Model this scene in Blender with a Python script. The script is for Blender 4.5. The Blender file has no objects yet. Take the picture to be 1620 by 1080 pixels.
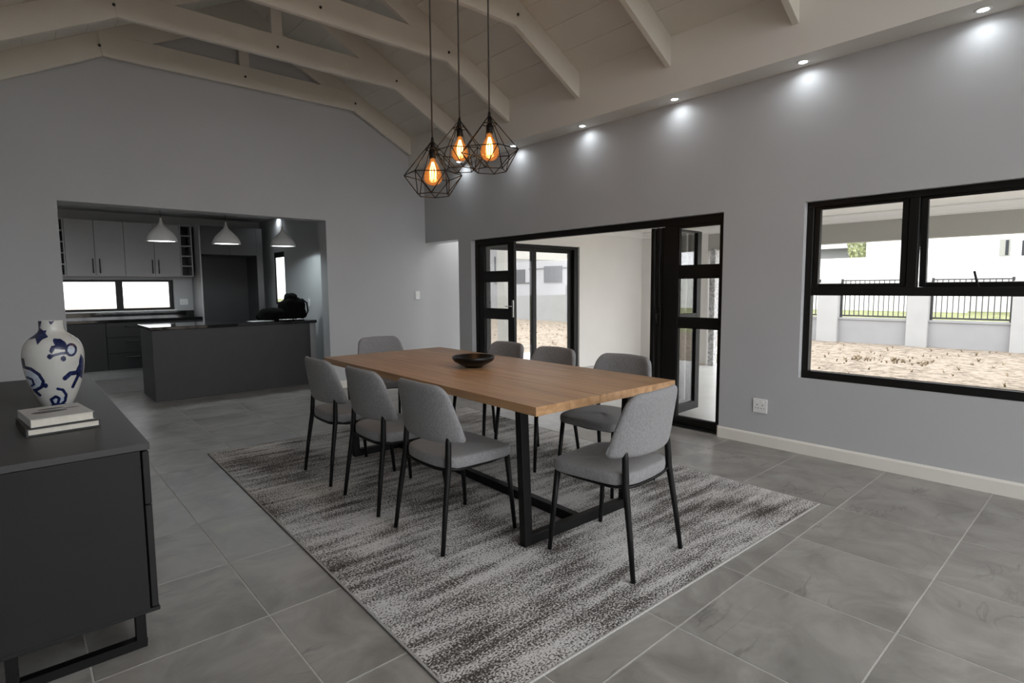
import bpy, bmesh, math, random
from math import sin, cos, tan, pi, sqrt, atan2, asin, radians
from mathutils import Vector, Matrix, noise

scene = bpy.context.scene
COL = scene.collection
random.seed(7)

# ------------------------------------------------------------------ camera
F_PX, CX, CY = 880.18, 802.49, 532.29
TILT, ROLL, YAW, CAM_H = 0.0890, -0.0081, -0.7235, 1.37
_fh = Vector((-sin(YAW), cos(YAW), 0)); _r0 = Vector((cos(YAW), sin(YAW), 0))
_fw = _fh * cos(TILT) + Vector((0, 0, -sin(TILT)))
_u0 = _r0.cross(_fw)
_rr = _r0 * cos(ROLL) + _u0 * sin(ROLL)
_uu = _u0 * cos(ROLL) - _r0 * sin(ROLL)
cam_data = bpy.data.cameras.new('camera')
cam_data.sensor_fit = 'HORIZONTAL'; cam_data.sensor_width = 36.0
cam_data.lens = 36.0 * F_PX / 1620.0
cam_data.shift_x = -(CX - 810) / 1620.0
cam_data.shift_y = (CY - 540) / 1620.0
cam_data.clip_start = 0.05; cam_data.clip_end = 300
cam = bpy.data.objects.new('camera', cam_data); COL.objects.link(cam)
_m = Matrix.Identity(4)
for _i in range(3):
    _m[_i][0] = _rr[_i]; _m[_i][1] = _uu[_i]; _m[_i][2] = -_fw[_i]
_m[0][3], _m[1][3], _m[2][3] = 0, 0, CAM_H
cam.matrix_world = _m
scene.camera = cam

# ------------------------------------------------------------------ sky and exposure
world = bpy.data.worlds.new('overcast_sky'); scene.world = world
world.use_nodes = True
_bg = world.node_tree.nodes['Background']
_bg.inputs[0].default_value = (0.955, 0.97, 1.0, 1)
_bg.inputs[1].default_value = 2.35
scene.view_settings.view_transform = 'Standard'
scene.view_settings.look = 'None'
scene.view_settings.gamma = 1.0
scene.view_settings.use_curve_mapping = False
scene.view_settings.exposure = 0.98
DOWNLIGHT_W = 0.36
BULB_W = 3.0
KITCHEN_BULB_W = 9.0

# ------------------------------------------------------------------ materials
MATS = {}
def mat(name, col, rough=0.6, metal=0.0, spec=0.5, nscale=None, namp=0.08, bump=0.0, bscale=None, emit=None, estr=0.0):
    if name in MATS: return MATS[name]
    m = bpy.data.materials.new(name); m.use_nodes = True
    nt = m.node_tree; b = nt.nodes['Principled BSDF']
    b.inputs['Base Color'].default_value = (*col, 1)
    b.inputs['Roughness'].default_value = rough
    b.inputs['Metallic'].default_value = metal
    b.inputs['Specular IOR Level'].default_value = spec
    tc = nt.nodes.new('ShaderNodeTexCoord')
    if nscale:
        n = nt.nodes.new('ShaderNodeTexNoise'); n.inputs['Scale'].default_value = nscale
        n.inputs['Detail'].default_value = 5
        nt.links.new(tc.outputs['Object'], n.inputs['Vector'])
        r = nt.nodes.new('ShaderNodeValToRGB')
        r.color_ramp.elements[0].position = 0.3; r.color_ramp.elements[1].position = 0.7
        r.color_ramp.elements[0].color = (*[c * (1 - namp) for c in col], 1)
        r.color_ramp.elements[1].color = (*[min(1, c * (1 + namp)) for c in col], 1)
        nt.links.new(n.outputs['Fac'], r.inputs['Fac'])
        nt.links.new(r.outputs['Color'], b.inputs['Base Color'])
    if bump:
        n2 = nt.nodes.new('ShaderNodeTexNoise'); n2.inputs['Scale'].default_value = bscale or 60
        n2.inputs['Detail'].default_value = 4
        nt.links.new(tc.outputs['Object'], n2.inputs['Vector'])
        bp = nt.nodes.new('ShaderNodeBump'); bp.inputs['Strength'].default_value = bump
        bp.inputs['Distance'].default_value = 0.01
        nt.links.new(n2.outputs['Fac'], bp.inputs['Height'])
        nt.links.new(bp.outputs['Normal'], b.inputs['Normal'])
    if emit:
        b.inputs['Emission Color'].default_value = (*emit, 1)
        b.inputs['Emission Strength'].default_value = estr
    MATS[name] = m
    return m

def N(nt, t, **kw):
    n = nt.nodes.new(t)
    for k, v in kw.items(): setattr(n, k, v)
    return n

PAINT = mat('grey_wall_paint', (0.46, 0.465, 0.475), 0.75, spec=0.3, nscale=1.5, namp=0.02, bump=0.04, bscale=90)
PAINT_K = mat('kitchen_wall_paint', (0.46, 0.47, 0.475), 0.7, spec=0.3, nscale=1.5, namp=0.02)
PATIO_PAINT = mat('patio_white_paint', (0.80, 0.775, 0.74), 0.8, spec=0.2, nscale=2, namp=0.02)
TIMBER = mat('white_painted_timber', (0.63, 0.60, 0.54), 0.6, spec=0.3, nscale=3, namp=0.03, bump=0.05, bscale=40)
BOARD = mat('white_ceiling_board', (0.62, 0.595, 0.54), 0.55, spec=0.3, nscale=2, namp=0.04)
CEIL = mat('white_ceiling_paint', (0.70, 0.68, 0.64), 0.8, spec=0.2)
SKIRT = mat('cream_skirting_paint', (0.74, 0.72, 0.66), 0.45, nscale=4, namp=0.02)
ALU = mat('black_aluminium', (0.0065, 0.006, 0.0055), 0.45, 0.0, 0.25, nscale=8, namp=0.1)
STEEL_BLACK = mat('black_powder_coated_steel', (0.0045, 0.0045, 0.0045), 0.45, 0.0, 0.25, nscale=30, namp=0.1)
CHROME = mat('brushed_chrome', (0.6, 0.6, 0.6), 0.25, 1.0)
BOLT = mat('dark_bolt_steel', (0.03, 0.028, 0.025), 0.5, 0.6)
PLASTIC = mat('white_plastic', (0.78, 0.78, 0.77), 0.35)
PLASTIC_D = mat('dark_socket_hole', (0.05, 0.05, 0.05), 0.6)
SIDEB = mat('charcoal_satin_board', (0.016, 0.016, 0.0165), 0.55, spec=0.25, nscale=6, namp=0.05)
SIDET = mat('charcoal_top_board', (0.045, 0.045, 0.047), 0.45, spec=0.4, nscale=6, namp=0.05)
CAB_D = mat('dark_kitchen_board', (0.018, 0.018, 0.019), 0.5, spec=0.3, nscale=6, namp=0.05)
CAB_P = mat('graphite_kitchen_board', (0.048, 0.048, 0.049), 0.5, spec=0.3, nscale=6, namp=0.05)
CAB_L = mat('light_grey_kitchen_board', (0.36, 0.36, 0.37), 0.5, nscale=5, namp=0.03)
CAB_IN = mat('dark_rack_lining', (0.06, 0.06, 0.06), 0.7)  # dark lining at the back of the pale bottle racks
GRANITE = mat('polished_black_granite', (0.010, 0.010, 0.011), 0.06, spec=0.6, nscale=250, namp=0.5)
KICK = mat('grey_kickboard', (0.22, 0.22, 0.22), 0.35)
LAMP_W = mat('white_enamel_shade', (0.62, 0.62, 0.61), 0.4)
CERAM = mat('white_glazed_ceramic', (0.50, 0.50, 0.475), 0.18, nscale=6, namp=0.03)
COBALT = mat('cobalt_blue_glaze', (0.009, 0.015, 0.065), 0.25, nscale=90, namp=0.6)
PALE_BLUE = mat('pale_blue_glaze', (0.42, 0.47, 0.55), 0.18, nscale=60, namp=0.15)
BOWL_M = mat('black_glazed_bowl', (0.004, 0.004, 0.004), 0.32, spec=0.3, nscale=20, namp=0.2)
PAGES = mat('book_pages', (0.62, 0.59, 0.52), 0.8, nscale=40, namp=0.06)
COVER_W = mat('white_book_cover', (0.50, 0.495, 0.48), 0.4, nscale=10, namp=0.03)
COVER_B = mat('black_book_cover', (0.015, 0.015, 0.014), 0.4, nscale=10, namp=0.1)
INK = mat('book_print_grey', (0.09, 0.09, 0.09), 0.5)
BAG_M = mat('black_bag_nylon', (0.002, 0.002, 0.002), 0.9, spec=0.08, nscale=20, namp=0.3, bump=0.3, bscale=25)
PAPER = mat('white_paper', (0.75, 0.75, 0.74), 0.7)
GARDEN_WALL = mat('garden_wall_plaster', (0.30, 0.30, 0.305), 0.9, spec=0.1, nscale=2, namp=0.05)
PIER_M = mat('pier_plaster', (0.38, 0.38, 0.375), 0.9, spec=0.1, nscale=2, namp=0.04)
HOUSE_W = mat('white_house_plaster', (0.85, 0.85, 0.85), 0.9, spec=0.1)
HOUSE_G = mat('grey_house_plaster', (0.25, 0.25, 0.255), 0.9, spec=0.1, nscale=2, namp=0.05)
ROOF_G = mat('grey_roof_sheet', (0.22, 0.22, 0.24), 0.7)
WIN_DARK = mat('dark_far_window', (0.045, 0.047, 0.05), 0.7, spec=0.1)
FENCE_M = mat('grey_black_fence_steel', (0.03, 0.03, 0.032), 0.6)
LEAF = mat('tree_leaf_green', (0.40, 0.43, 0.24), 0.8, nscale=3, namp=0.4)
BARK = mat('tree_bark', (0.12, 0.09, 0.06), 0.9, nscale=10, namp=0.3)
WEED = mat('dry_weed', (0.20, 0.15, 0.09), 0.9)
CORD_M = mat('dark_lamp_cord', (0.03, 0.028, 0.025), 0.6)
CAGE_M = mat('black_wire', (0.006, 0.005, 0.0045), 0.5, spec=0.2)
DOWN_EM = mat('downlight_lens', (0.9, 0.9, 0.9), 0.4, emit=(0.93, 0.97, 1.0), estr=14.0)
KLAMP_EM = mat('kitchen_lamp_diffuser', (0.9, 0.9, 0.9), 0.4, emit=(1.0, 1.0, 1.0), estr=2.2)
GROUT = mat('pale_grout', (0.46, 0.45, 0.43), 0.9, nscale=60, namp=0.1)

def glass_mat(name, tint=(0.955, 0.957, 0.955), refl=0.08):
    m = bpy.data.materials.new(name); m.use_nodes = True; nt = m.node_tree
    nt.nodes.clear()
    o = N(nt, 'ShaderNodeOutputMaterial'); mix = N(nt, 'ShaderNodeMixShader')
    tr = N(nt, 'ShaderNodeBsdfTransparent'); gl = N(nt, 'ShaderNodeBsdfGlossy')
    tr.inputs[0].default_value = (*tint, 1); gl.inputs['Roughness'].default_value = 0.02
    fr = N(nt, 'ShaderNodeLayerWeight'); fr.inputs['Blend'].default_value = 0.25
    mp = N(nt, 'ShaderNodeMath', operation='MULTIPLY'); mp.inputs[1].default_value = 0.35
    ad = N(nt, 'ShaderNodeMath', operation='ADD'); ad.inputs[1].default_value = 0.0
    nt.links.new(fr.outputs['Fresnel'], mp.inputs[0]); nt.links.new(mp.outputs[0], ad.inputs[0])
    nt.links.new(ad.outputs[0], mix.inputs[0]); nt.links.new(tr.outputs[0], mix.inputs[1])
    nt.links.new(gl.outputs[0], mix.inputs[2]); nt.links.new(mix.outputs[0], o.inputs[0])
    MATS[name] = m
    return m
GLASS = glass_mat('clear_window_glass')

def bulb_mat():
    m = bpy.data.materials.new('amber_bulb_glass'); m.use_nodes = True; nt = m.node_tree
    nt.nodes.clear()
    o = N(nt, 'ShaderNodeOutputMaterial')
    tr = N(nt, 'ShaderNodeBsdfTransparent'); tr.inputs[0].default_value = (1.0, 0.72, 0.42, 1)
    gl = N(nt, 'ShaderNodeBsdfGlossy'); gl.inputs['Roughness'].default_value = 0.1
    em = N(nt, 'ShaderNodeEmission'); em.inputs[0].default_value = (1.0, 0.33, 0.07, 1); em.inputs[1].default_value = 0.5
    m1 = N(nt, 'ShaderNodeMixShader'); m1.inputs[0].default_value = 0.06
    m2 = N(nt, 'ShaderNodeMixShader')
    lw = N(nt, 'ShaderNodeLayerWeight'); lw.inputs['Blend'].default_value = 0.3
    mr = N(nt, 'ShaderNodeMapRange'); mr.inputs[3].default_value = 0.45; mr.inputs[4].default_value = 0.1
    nt.links.new(lw.outputs['Facing'], mr.inputs[0]); nt.links.new(mr.outputs[0], m2.inputs[0])
    nt.links.new(tr.outputs[0], m1.inputs[1]); nt.links.new(gl.outputs[0], m1.inputs[2])
    nt.links.new(m1.outputs[0], m2.inputs[1]); nt.links.new(em.outputs[0], m2.inputs[2])
    nt.links.new(m2.outputs[0], o.inputs[0])
    return m
BULB = bulb_mat()
FILAMENT = mat('glowing_filament', (1, 0.8, 0.5), 0.5, emit=(1.0, 0.62, 0.26), estr=9.0)

def tile_mat():
    m = bpy.data.materials.new('grey_slate_tile'); m.use_nodes = True; nt = m.node_tree; L = nt.links.new
    b = nt.nodes['Principled BSDF']
    geo = N(nt, 'ShaderNodeNewGeometry'); oi = N(nt, 'ShaderNodeObjectInfo')
    cmb = N(nt, 'ShaderNodeCombineXYZ')
    mul = N(nt, 'ShaderNodeMath', operation='MULTIPLY'); mul.inputs[1].default_value = 37.0
    L(oi.outputs['Random'], mul.inputs[0]); L(mul.outputs[0], cmb.inputs[0]); L(mul.outputs[0], cmb.inputs[2])
    add = N(nt, 'ShaderNodeVectorMath', operation='ADD')
    L(geo.outputs['Position'], add.inputs[0]); L(cmb.outputs[0], add.inputs[1])
    n1 = N(nt, 'ShaderNodeTexNoise'); n1.inputs['Scale'].default_value = 3.2; n1.inputs['Detail'].default_value = 7; n1.inputs['Roughness'].default_value = 0.6; n1.inputs['Distortion'].default_value = 0.8
    L(add.outputs[0], n1.inputs['Vector'])
    r1 = N(nt, 'ShaderNodeValToRGB'); e = r1.color_ramp.elements
    e[0].position = 0.30; e[0].color = (0.185, 0.176, 0.162, 1); e[1].position = 0.74; e[1].color = (0.385, 0.37, 0.345, 1)
    L(n1.outputs['Fac'], r1.inputs['Fac'])
    # dark slate veins
    n2 = N(nt, 'ShaderNodeTexNoise'); n2.inputs['Scale'].default_value = 2.0; n2.inputs['Detail'].default_value = 4; n2.inputs['Distortion'].default_value = 0.35
    mp = N(nt, 'ShaderNodeMapping'); mp.inputs['Scale'].default_value = (0.7, 3.0, 1.0); mp.inputs['Rotation'].default_value = (0, 0, 0.9)
    L(add.outputs[0], mp.inputs['Vector']); L(mp.outputs[0], n2.inputs['Vector'])
    sb = N(nt, 'ShaderNodeMath', operation='SUBTRACT'); sb.inputs[1].default_value = 0.52
    ab = N(nt, 'ShaderNodeMath', operation='ABSOLUTE')
    L(n2.outputs['Fac'], sb.inputs[0]); L(sb.outputs[0], ab.inputs[0])
    r2 = N(nt, 'ShaderNodeValToRGB'); e = r2.color_ramp.elements
    e[0].position = 0.0; e[0].color = (0.66, 0.66, 0.66, 1); e[1].position = 0.018; e[1].color = (1, 1, 1, 1)
    L(ab.outputs[0], r2.inputs['Fac'])
    # vein only in patches
    n3 = N(nt, 'ShaderNodeTexNoise'); n3.inputs['Scale'].default_value = 2.6
    L(add.outputs[0], n3.inputs['Vector'])
    r3 = N(nt, 'ShaderNodeValToRGB'); e = r3.color_ramp.elements
    e[0].position = 0.54; e[0].color = (0, 0, 0, 1); e[1].position = 0.64; e[1].color = (1, 1, 1, 1)
    L(n3.outputs['Fac'], r3.inputs['Fac'])
    mx = N(nt, 'ShaderNodeMix', data_type='RGBA', blend_type='MULTIPLY')
    L(r3.outputs['Color'], mx.inputs[0]); L(r1.outputs['Color'], mx.inputs[6]); L(r2.outputs['Color'], mx.inputs[7])
    L(mx.outputs[2], b.inputs['Base Color'])
    mr = N(nt, 'ShaderNodeMapRange'); mr.inputs[3].default_value = 0.30; mr.inputs[4].default_value = 0.46
    L(n1.outputs['Fac'], mr.inputs[0]); L(mr.outputs[0], b.inputs['Roughness'])
    bp = N(nt, 'ShaderNodeBump'); bp.inputs['Strength'].default_value = 0.25; bp.inputs['Distance'].default_value = 0.004
    L(n1.outputs['Fac'], bp.inputs['Height']); L(bp.outputs['Normal'], b.inputs['Normal'])
    return m
TILE = tile_mat()

def rug_mat():
    m = bpy.data.materials.new('distressed_grey_rug_pile'); m.use_nodes = True; nt = m.node_tree; L = nt.links.new
    b = nt.nodes['Principled BSDF']; b.inputs['Roughness'].default_value = 0.95; b.inputs['Specular IOR Level'].default_value = 0.1
    tc = N(nt, 'ShaderNodeTexCoord')
    def noise_(scale, sx, sy, detail=4, loc=(0, 0, 0)):
        mp = N(nt, 'ShaderNodeMapping'); mp.inputs['Scale'].default_value = (sx, sy, 1); mp.inputs['Location'].default_value = loc
        L(tc.outputs['Object'], mp.inputs['Vector'])
        n = N(nt, 'ShaderNodeTexNoise'); n.inputs['Scale'].default_value = scale; n.inputs['Detail'].default_value = detail
        L(mp.outputs[0], n.inputs['Vector']); return n.outputs['Fac']
    def math_(op, a, c):
        k = N(nt, 'ShaderNodeMath', operation=op)
        for i, q in enumerate((a, c)):
            if isinstance(q, (int, float)): k.inputs[i].default_value = q
            else: L(q, k.inputs[i])
        return k.outputs[0]
    streak = noise_(1.0, 2.6, 17.0, 5)            # thin streaks running across the width
    streak2 = noise_(1.0, 1.7, 13.0, 4, (3, 7, 0))
    patch = noise_(1.0, 1.5, 1.2, 2, (1.3, 4.1, 0))
    grain = noise_(120.0, 0.85, 1.15, 2)
    s = math_('ADD', math_('MULTIPLY', streak, 0.48), math_('MULTIPLY', streak2, 0.33))
    s = math_('ADD', math_('SUBTRACT', s, 0.115), math_('MULTIPLY', patch, 0.62))
    s = math_('ADD', s, math_('MULTIPLY', math_('SUBTRACT', grain, 0.5), 1.05))
    r = N(nt, 'ShaderNodeValToRGB'); e = r.color_ramp.elements
    e[0].position = 0.45; e[0].color = (0.062, 0.055, 0.049, 1)
    e[1].position = 0.66; e[1].color = (0.62, 0.61, 0.60, 1)
    k = e.new(0.55); k.color = (0.20, 0.188, 0.175, 1)
    L(s, r.inputs['Fac']); L(r.outputs['Color'], b.inputs['Base Color'])
    bp = N(nt, 'ShaderNodeBump'); bp.inputs['Strength'].default_value = 0.6; bp.inputs['Distance'].default_value = 0.006
    L(grain, bp.inputs['Height']); L(bp.outputs['Normal'], b.inputs['Normal'])
    return m
RUG = rug_mat()
RUG_EDGE = mat('rug_binding', (0.36, 0.35, 0.335), 0.9, nscale=120, namp=0.2)

def oak_mat():
    m = bpy.data.materials.new('oiled_oak'); m.use_nodes = True; nt = m.node_tree; L = nt.links.new
    b = nt.nodes['Principled BSDF']; b.inputs['Roughness'].default_value = 0.38
    tc = N(nt, 'ShaderNodeTexCoord'); oi = N(nt, 'ShaderNodeObjectInfo')
    mp = N(nt, 'ShaderNodeMapping'); mp.inputs['Scale'].default_value = (14, 0.9, 14)
    L(tc.outputs['Object'], mp.inputs['Vector'])
    mul = N(nt, 'ShaderNodeMath', operation='MULTIPLY'); mul.inputs[1].default_value = 23.0
    L(oi.outputs['Random'], mul.inputs[0])
    cb = N(nt, 'ShaderNodeCombineXYZ'); L(mul.outputs[0], cb.inputs[1]); L(mul.outputs[0], cb.inputs[2])
    L(cb.outputs[0], mp.inputs['Location'])
    n = N(nt, 'ShaderNodeTexNoise'); n.inputs['Scale'].default_value = 1.6; n.inputs['Detail'].default_value = 6; n.inputs['Distortion'].default_value = 0.6
    L(mp.outputs[0], n.inputs['Vector'])
    r = N(nt, 'ShaderNodeValToRGB'); e = r.color_ramp.elements
    e[0].position = 0.30; e[0].color = (0.315, 0.172, 0.08, 1); e[1].position = 0.72; e[1].color = (0.50, 0.305, 0.16, 1)
    L(n.outputs['Fac'], r.inputs['Fac'])
    hs = N(nt, 'ShaderNodeHueSaturation')
    mr = N(nt, 'ShaderNodeMapRange'); mr.inputs[3].default_value = 0.88; mr.inputs[4].default_value = 1.12
    L(oi.outputs['Random'], mr.inputs[0]); L(mr.outputs[0], hs.inputs['Value']); L(r.outputs['Color'], hs.inputs['Color'])
    L(hs.outputs['Color'], b.inputs['Base Color'])
    bp = N(nt, 'ShaderNodeBump'); bp.inputs['Strength'].default_value = 0.08; bp.inputs['Distance'].default_value = 0.002
    L(n.outputs['Fac'], bp.inputs['Height']); L(bp.outputs['Normal'], b.inputs['Normal'])
    return m
OAK = oak_mat()

def fabric_mat():
    m = bpy.data.materials.new('grey_woven_fabric'); m.use_nodes = True; nt = m.node_tree; L = nt.links.new
    b = nt.nodes['Principled BSDF']; b.inputs['Roughness'].default_value = 0.9; b.inputs['Specular IOR Level'].default_value = 0.15
    b.inputs['Sheen Weight'].default_value = 0.15
    tc = N(nt, 'ShaderNodeTexCoord')
    mp = N(nt, 'ShaderNodeMapping'); mp.inputs['Scale'].default_value = (300, 300, 70)
    L(tc.outputs['Object'], mp.inputs['Vector'])
    n = N(nt, 'ShaderNodeTexNoise'); n.inputs['Scale'].default_value = 1.0; n.inputs['Detail'].default_value = 3
    L(mp.outputs[0], n.inputs['Vector'])
    r = N(nt, 'ShaderNodeValToRGB'); e = r.color_ramp.elements
    e[0].position = 0.3; e[0].color = (0.165, 0.163, 0.168, 1); e[1].position = 0.7; e[1].color = (0.27, 0.268, 0.275, 1)
    L(n.outputs['Fac'], r.inputs['Fac']); L(r.outputs['Color'], b.inputs['Base Color'])
    bp = N(nt, 'ShaderNodeBump'); bp.inputs['Strength'].default_value = 0.3; bp.inputs['Distance'].default_value = 0.002
    L(n.outputs['Fac'], bp.inputs['Height']); L(bp.outputs['Normal'], b.inputs['Normal'])
    return m
FABRIC = fabric_mat()

def sand_mat():
    m = bpy.data.materials.new('dry_sand_ground'); m.use_nodes = True; nt = m.node_tree; L = nt.links.new
    b = nt.nodes['Principled BSDF']; b.inputs['Roughness'].default_value = 1.0; b.inputs['Specular IOR Level'].default_value = 0.05
    tc = N(nt, 'ShaderNodeTexCoord')
    n = N(nt, 'ShaderNodeTexNoise'); n.inputs['Scale'].default_value = 7.0; n.inputs['Detail'].default_value = 8; n.inputs['Roughness'].default_value = 0.75
    L(tc.outputs['Object'], n.inputs['Vector'])
    r = N(nt, 'ShaderNodeValToRGB'); e = r.color_ramp.elements
    e[0].position = 0.36; e[0].color = (0.13, 0.105, 0.08, 1); e[1].position = 0.56; e[1].color = (0.36, 0.305, 0.245, 1)
    L(n.outputs['Fac'], r.inputs['Fac']); L(r.outputs['Color'], b.inputs['Base Color'])
    bp = N(nt, 'ShaderNodeBump'); bp.inputs['Strength'].default_value = 0.6; bp.inputs['Distance'].default_value = 0.1
    L(n.outputs['Fac'], bp.inputs['Height']); L(bp.outputs['Normal'], b.inputs['Normal'])
    return m
SAND = sand_mat()
GRASS = mat('field_grass', (0.24, 0.25, 0.13), 1.0, spec=0.05, nscale=3, namp=0.35)
SLAB = mat('pale_patio_tile', (0.62, 0.62, 0.60), 0.35, nscale=3, namp=0.06)

# ------------------------------------------------------------------ mesh helpers
class MB:
    def __init__(s): s.v = []; s.f = []; s.sm = []
    def add(s, vs, fs, smooth=False):
        o = len(s.v); s.v += [tuple(p) for p in vs]
        s.f += [tuple(i + o for i in f) for f in fs]; s.sm += [smooth] * len(fs); return s
    def box(s, x0, y0, z0, x1, y1, z1):
        x0, x1 = min(x0, x1), max(x0, x1); y0, y1 = min(y0, y1), max(y0, y1); z0, z1 = min(z0, z1), max(z0, z1)
        return s.add([(x0, y0, z0), (x1, y0, z0), (x1, y1, z0), (x0, y1, z0), (x0, y0, z1), (x1, y0, z1), (x1, y1, z1), (x0, y1, z1)],
                     [(0, 3, 2, 1), (4, 5, 6, 7), (0, 1, 5, 4), (1, 2, 6, 5), (2, 3, 7, 6), (3, 0, 4, 7)])
    def prism(s, poly, axis, lo, hi):
        # poly: list of 2D points (counter-clockwise in the remaining axes order)
        n = len(poly)
        def P(a, b, t):
            return {0: (t, a, b), 1: (a, t, b), 2: (a, b, t)}[axis]
        vs = [P(a, b, lo) for a, b in poly] + [P(a, b, hi) for a, b in poly]
        fs = [tuple(range(n)), tuple(range(2 * n - 1, n - 1, -1))]
        for i in range(n):
            j = (i + 1) % n; fs.append((i, i + n, j + n, j))
        return s.add(vs, fs)
    def tube(s, pts, r, n=8, cap=True, closed=False):
        pts = [Vector(p) for p in pts]; rs = r if isinstance(r, (list, tuple)) else [r] * len(pts)
        vs = []; fs = []; m = len(pts); ref = None
        for i, p in enumerate(pts):
            if closed: d = (pts[(i + 1) % m] - pts[i - 1])
            else: d = (pts[min(i + 1, m - 1)] - pts[max(i - 1, 0)])
            d.normalize()
            if ref is None:
                ref = Vector((0, 0, 1)) if abs(d.z) < 0.9 else Vector((1, 0, 0))
            a = d.cross(ref).normalized(); b = d.cross(a).normalized(); ref = a.cross(d) if a.cross(d).length > 1e-6 else ref
            for k in range(n):
                t = 2 * pi * k / n; vs.append(p + (a * cos(t) + b * sin(t)) * rs[i])
        for i in range(m if closed else m - 1):
            i2 = (i + 1) % m
            for k in range(n):
                k2 = (k + 1) % n; fs.append((i * n + k, i * n + k2, i2 * n + k2, i2 * n + k))
        s.add(vs, fs, True)
        if cap and not closed:
            o = len(s.v) - len(vs)
            s.f += [tuple(o + k for k in range(n - 1, -1, -1)), tuple(o + (m - 1) * n + k for k in range(n))]; s.sm += [False, False]
        return s
    def lathe(s, prof, n=32, c=(0, 0), smooth=True):
        vs = []; fs = []; m = len(prof)
        for r, z in prof:
            for k in range(n):
                t = 2 * pi * k / n; vs.append((c[0] + r * cos(t), c[1] + r * sin(t), z))
        for i in range(m - 1):
            for k in range(n):
                k2 = (k + 1) % n; fs.append((i * n + k, i * n + k2, (i + 1) * n + k2, (i + 1) * n + k))
        return s.add(vs, fs, smooth)
    def mesh(s, name):
        me = bpy.data.meshes.new(name); me.from_pydata(s.v, [], s.f)
        me.polygons.foreach_set('use_smooth', s.sm); me.update()
        bm = bmesh.new(); bm.from_mesh(me); bmesh.ops.remove_doubles(bm, verts=bm.verts, dist=1e-6)
        bmesh.ops.recalc_face_normals(bm, faces=bm.faces); bm.to_mesh(me); bm.free()
        return me

def obj(name, mb, material, parent=None, loc=None, bevel=0, seg=2, label=None):
    me = mb.mesh(name) if isinstance(mb, MB) else mb
    if material and not me.materials: me.materials.append(material)
    o = bpy.data.objects.new(name, me); COL.objects.link(o)
    if parent: o.parent = parent
    if loc: o.location = loc
    if bevel:
        b = o.modifiers.new('bevel', 'BEVEL'); b.width = bevel; b.segments = seg; b.limit_method = 'ANGLE'; b.angle_limit = radians(40)
        b.harden_normals = False
    if label: o['label'] = label
    return o
def tag(o, label, cat, group=None):
    o['label'] = label; o['category'] = cat
    if group: o['group'] = group
    return o
def thing(name, label, cat, loc=(0, 0, 0), rz=0, group=None):
    o = bpy.data.objects.new(name, None); COL.objects.link(o); o.empty_display_size = 0.1
    o.location = loc; o.rotation_euler = (0, 0, rz); return tag(o, label, cat, group)
def structure(name, label=None):
    o = bpy.data.objects.new(name, None); COL.objects.link(o); o['kind'] = 'structure'
    if label: o['label'] = label
    return o
def struct(name, mb, m, label=None):
    o = obj(name, mb, m); o['kind'] = 'structure'
    if label: o['label'] = label
    return o
def dup(root, loc, rz, label, group=None):
    r = root.copy(); COL.objects.link(r); r.location = loc; r.rotation_euler = (0, 0, rz); r['label'] = label
    if group: r['group'] = group
    for ch in list(root.children):
        c = ch.copy(); COL.objects.link(c); c.parent = r
        for g in list(ch.children):
            d = g.copy(); COL.objects.link(d); d.parent = c
    return r
def light(name, kind, energy, loc, color=(1, 1, 1), parent=None, **kw):
    l = bpy.data.lights.new(name, kind); l.energy = energy; l.color = color
    for k, v in kw.items(): setattr(l, k, v)
    o = bpy.data.objects.new(name, l); COL.objects.link(o); o.location = loc
    if parent: o.parent = parent
    return o

# ------------------------------------------------------------------ room dimensions
WX, WY, XL, YB = 4.7214, 7.204, -0.30, -1.4
WT = 0.23
ZC = 3.055                       # soffit
FX = 4.46                        # bulkhead face
XC = 2.21                        # ridge
SL = 0.526                       # roof slope
def z_raf(x): return 3.285 + (abs(FX - XC) - abs(x - XC)) * SL
def z_brd(x): return z_raf(x) + 0.252

# ------------------------------------------------------------------ floor with tiles
floor = struct('floor', MB().box(XL, YB, -0.06, WX + 0.02, 7.4, -0.0015).box(-1.0, 7.4, -0.06, 3.6, 11.0, -0.0015)
               .box(WX + 0.02, 6.367, -0.06, 5.45, 7.204, -0.0015), GROUT, 'grey slate-look floor tiles with pale grout lines')
TP, TX, TY, TG = 0.5985, 2.516, 1.1456, 0.0065
def tile_mesh(x0, y0, x1, y1):
    c = 0.0012
    return MB().add([(x0, y0, -0.006), (x1, y0, -0.006), (x1, y1, -0.006), (x0, y1, -0.006),
                     (x0, y0, -c), (x1, y0, -c), (x1, y1, -c), (x0, y1, -c),
                     (x0 + c, y0 + c, 0), (x1 - c, y0 + c, 0), (x1 - c, y1 - c, 0), (x0 + c, y1 - c, 0)],
                    [(0, 1, 5, 4), (1, 2, 6, 5), (2, 3, 7, 6), (3, 0, 4, 7), (4, 5, 9, 8), (5, 6, 10, 9), (6, 7, 11, 10), (7, 4, 8, 11), (8, 9, 10, 11)]).mesh('tile')
_tile_cache = {}
for j in range(-5, 17):
    for i in range(-6, 5):
        x0, y0 = TX + i * TP, TY + j * TP
        xa, xb, ya, yb = x0 + TG / 2, x0 + TP - TG / 2, y0 + TG / 2, y0 + TP - TG / 2
        lim = (XL, WX) if yb < 7.45 else (-1.0, 3.5)
        if x0 < XL and y0 < 7.0 and xb < XL + 0.05: continue
        xa, xb = max(xa, lim[0]), min(xb, lim[1]); ya, yb = ya, min(yb, 10.9)
        if xb - xa < 0.03 or yb - ya < 0.03: continue
        key = (round(xa - x0, 3), round(xb - x0, 3), round(ya - y0, 3), round(yb - y0, 3))
        if key not in _tile_cache: _tile_cache[key] = tile_mesh(xa - x0, ya - y0, xb - x0, yb - y0)
        obj('tile', _tile_cache[key], TILE, floor, (x0, y0, 0))

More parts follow.
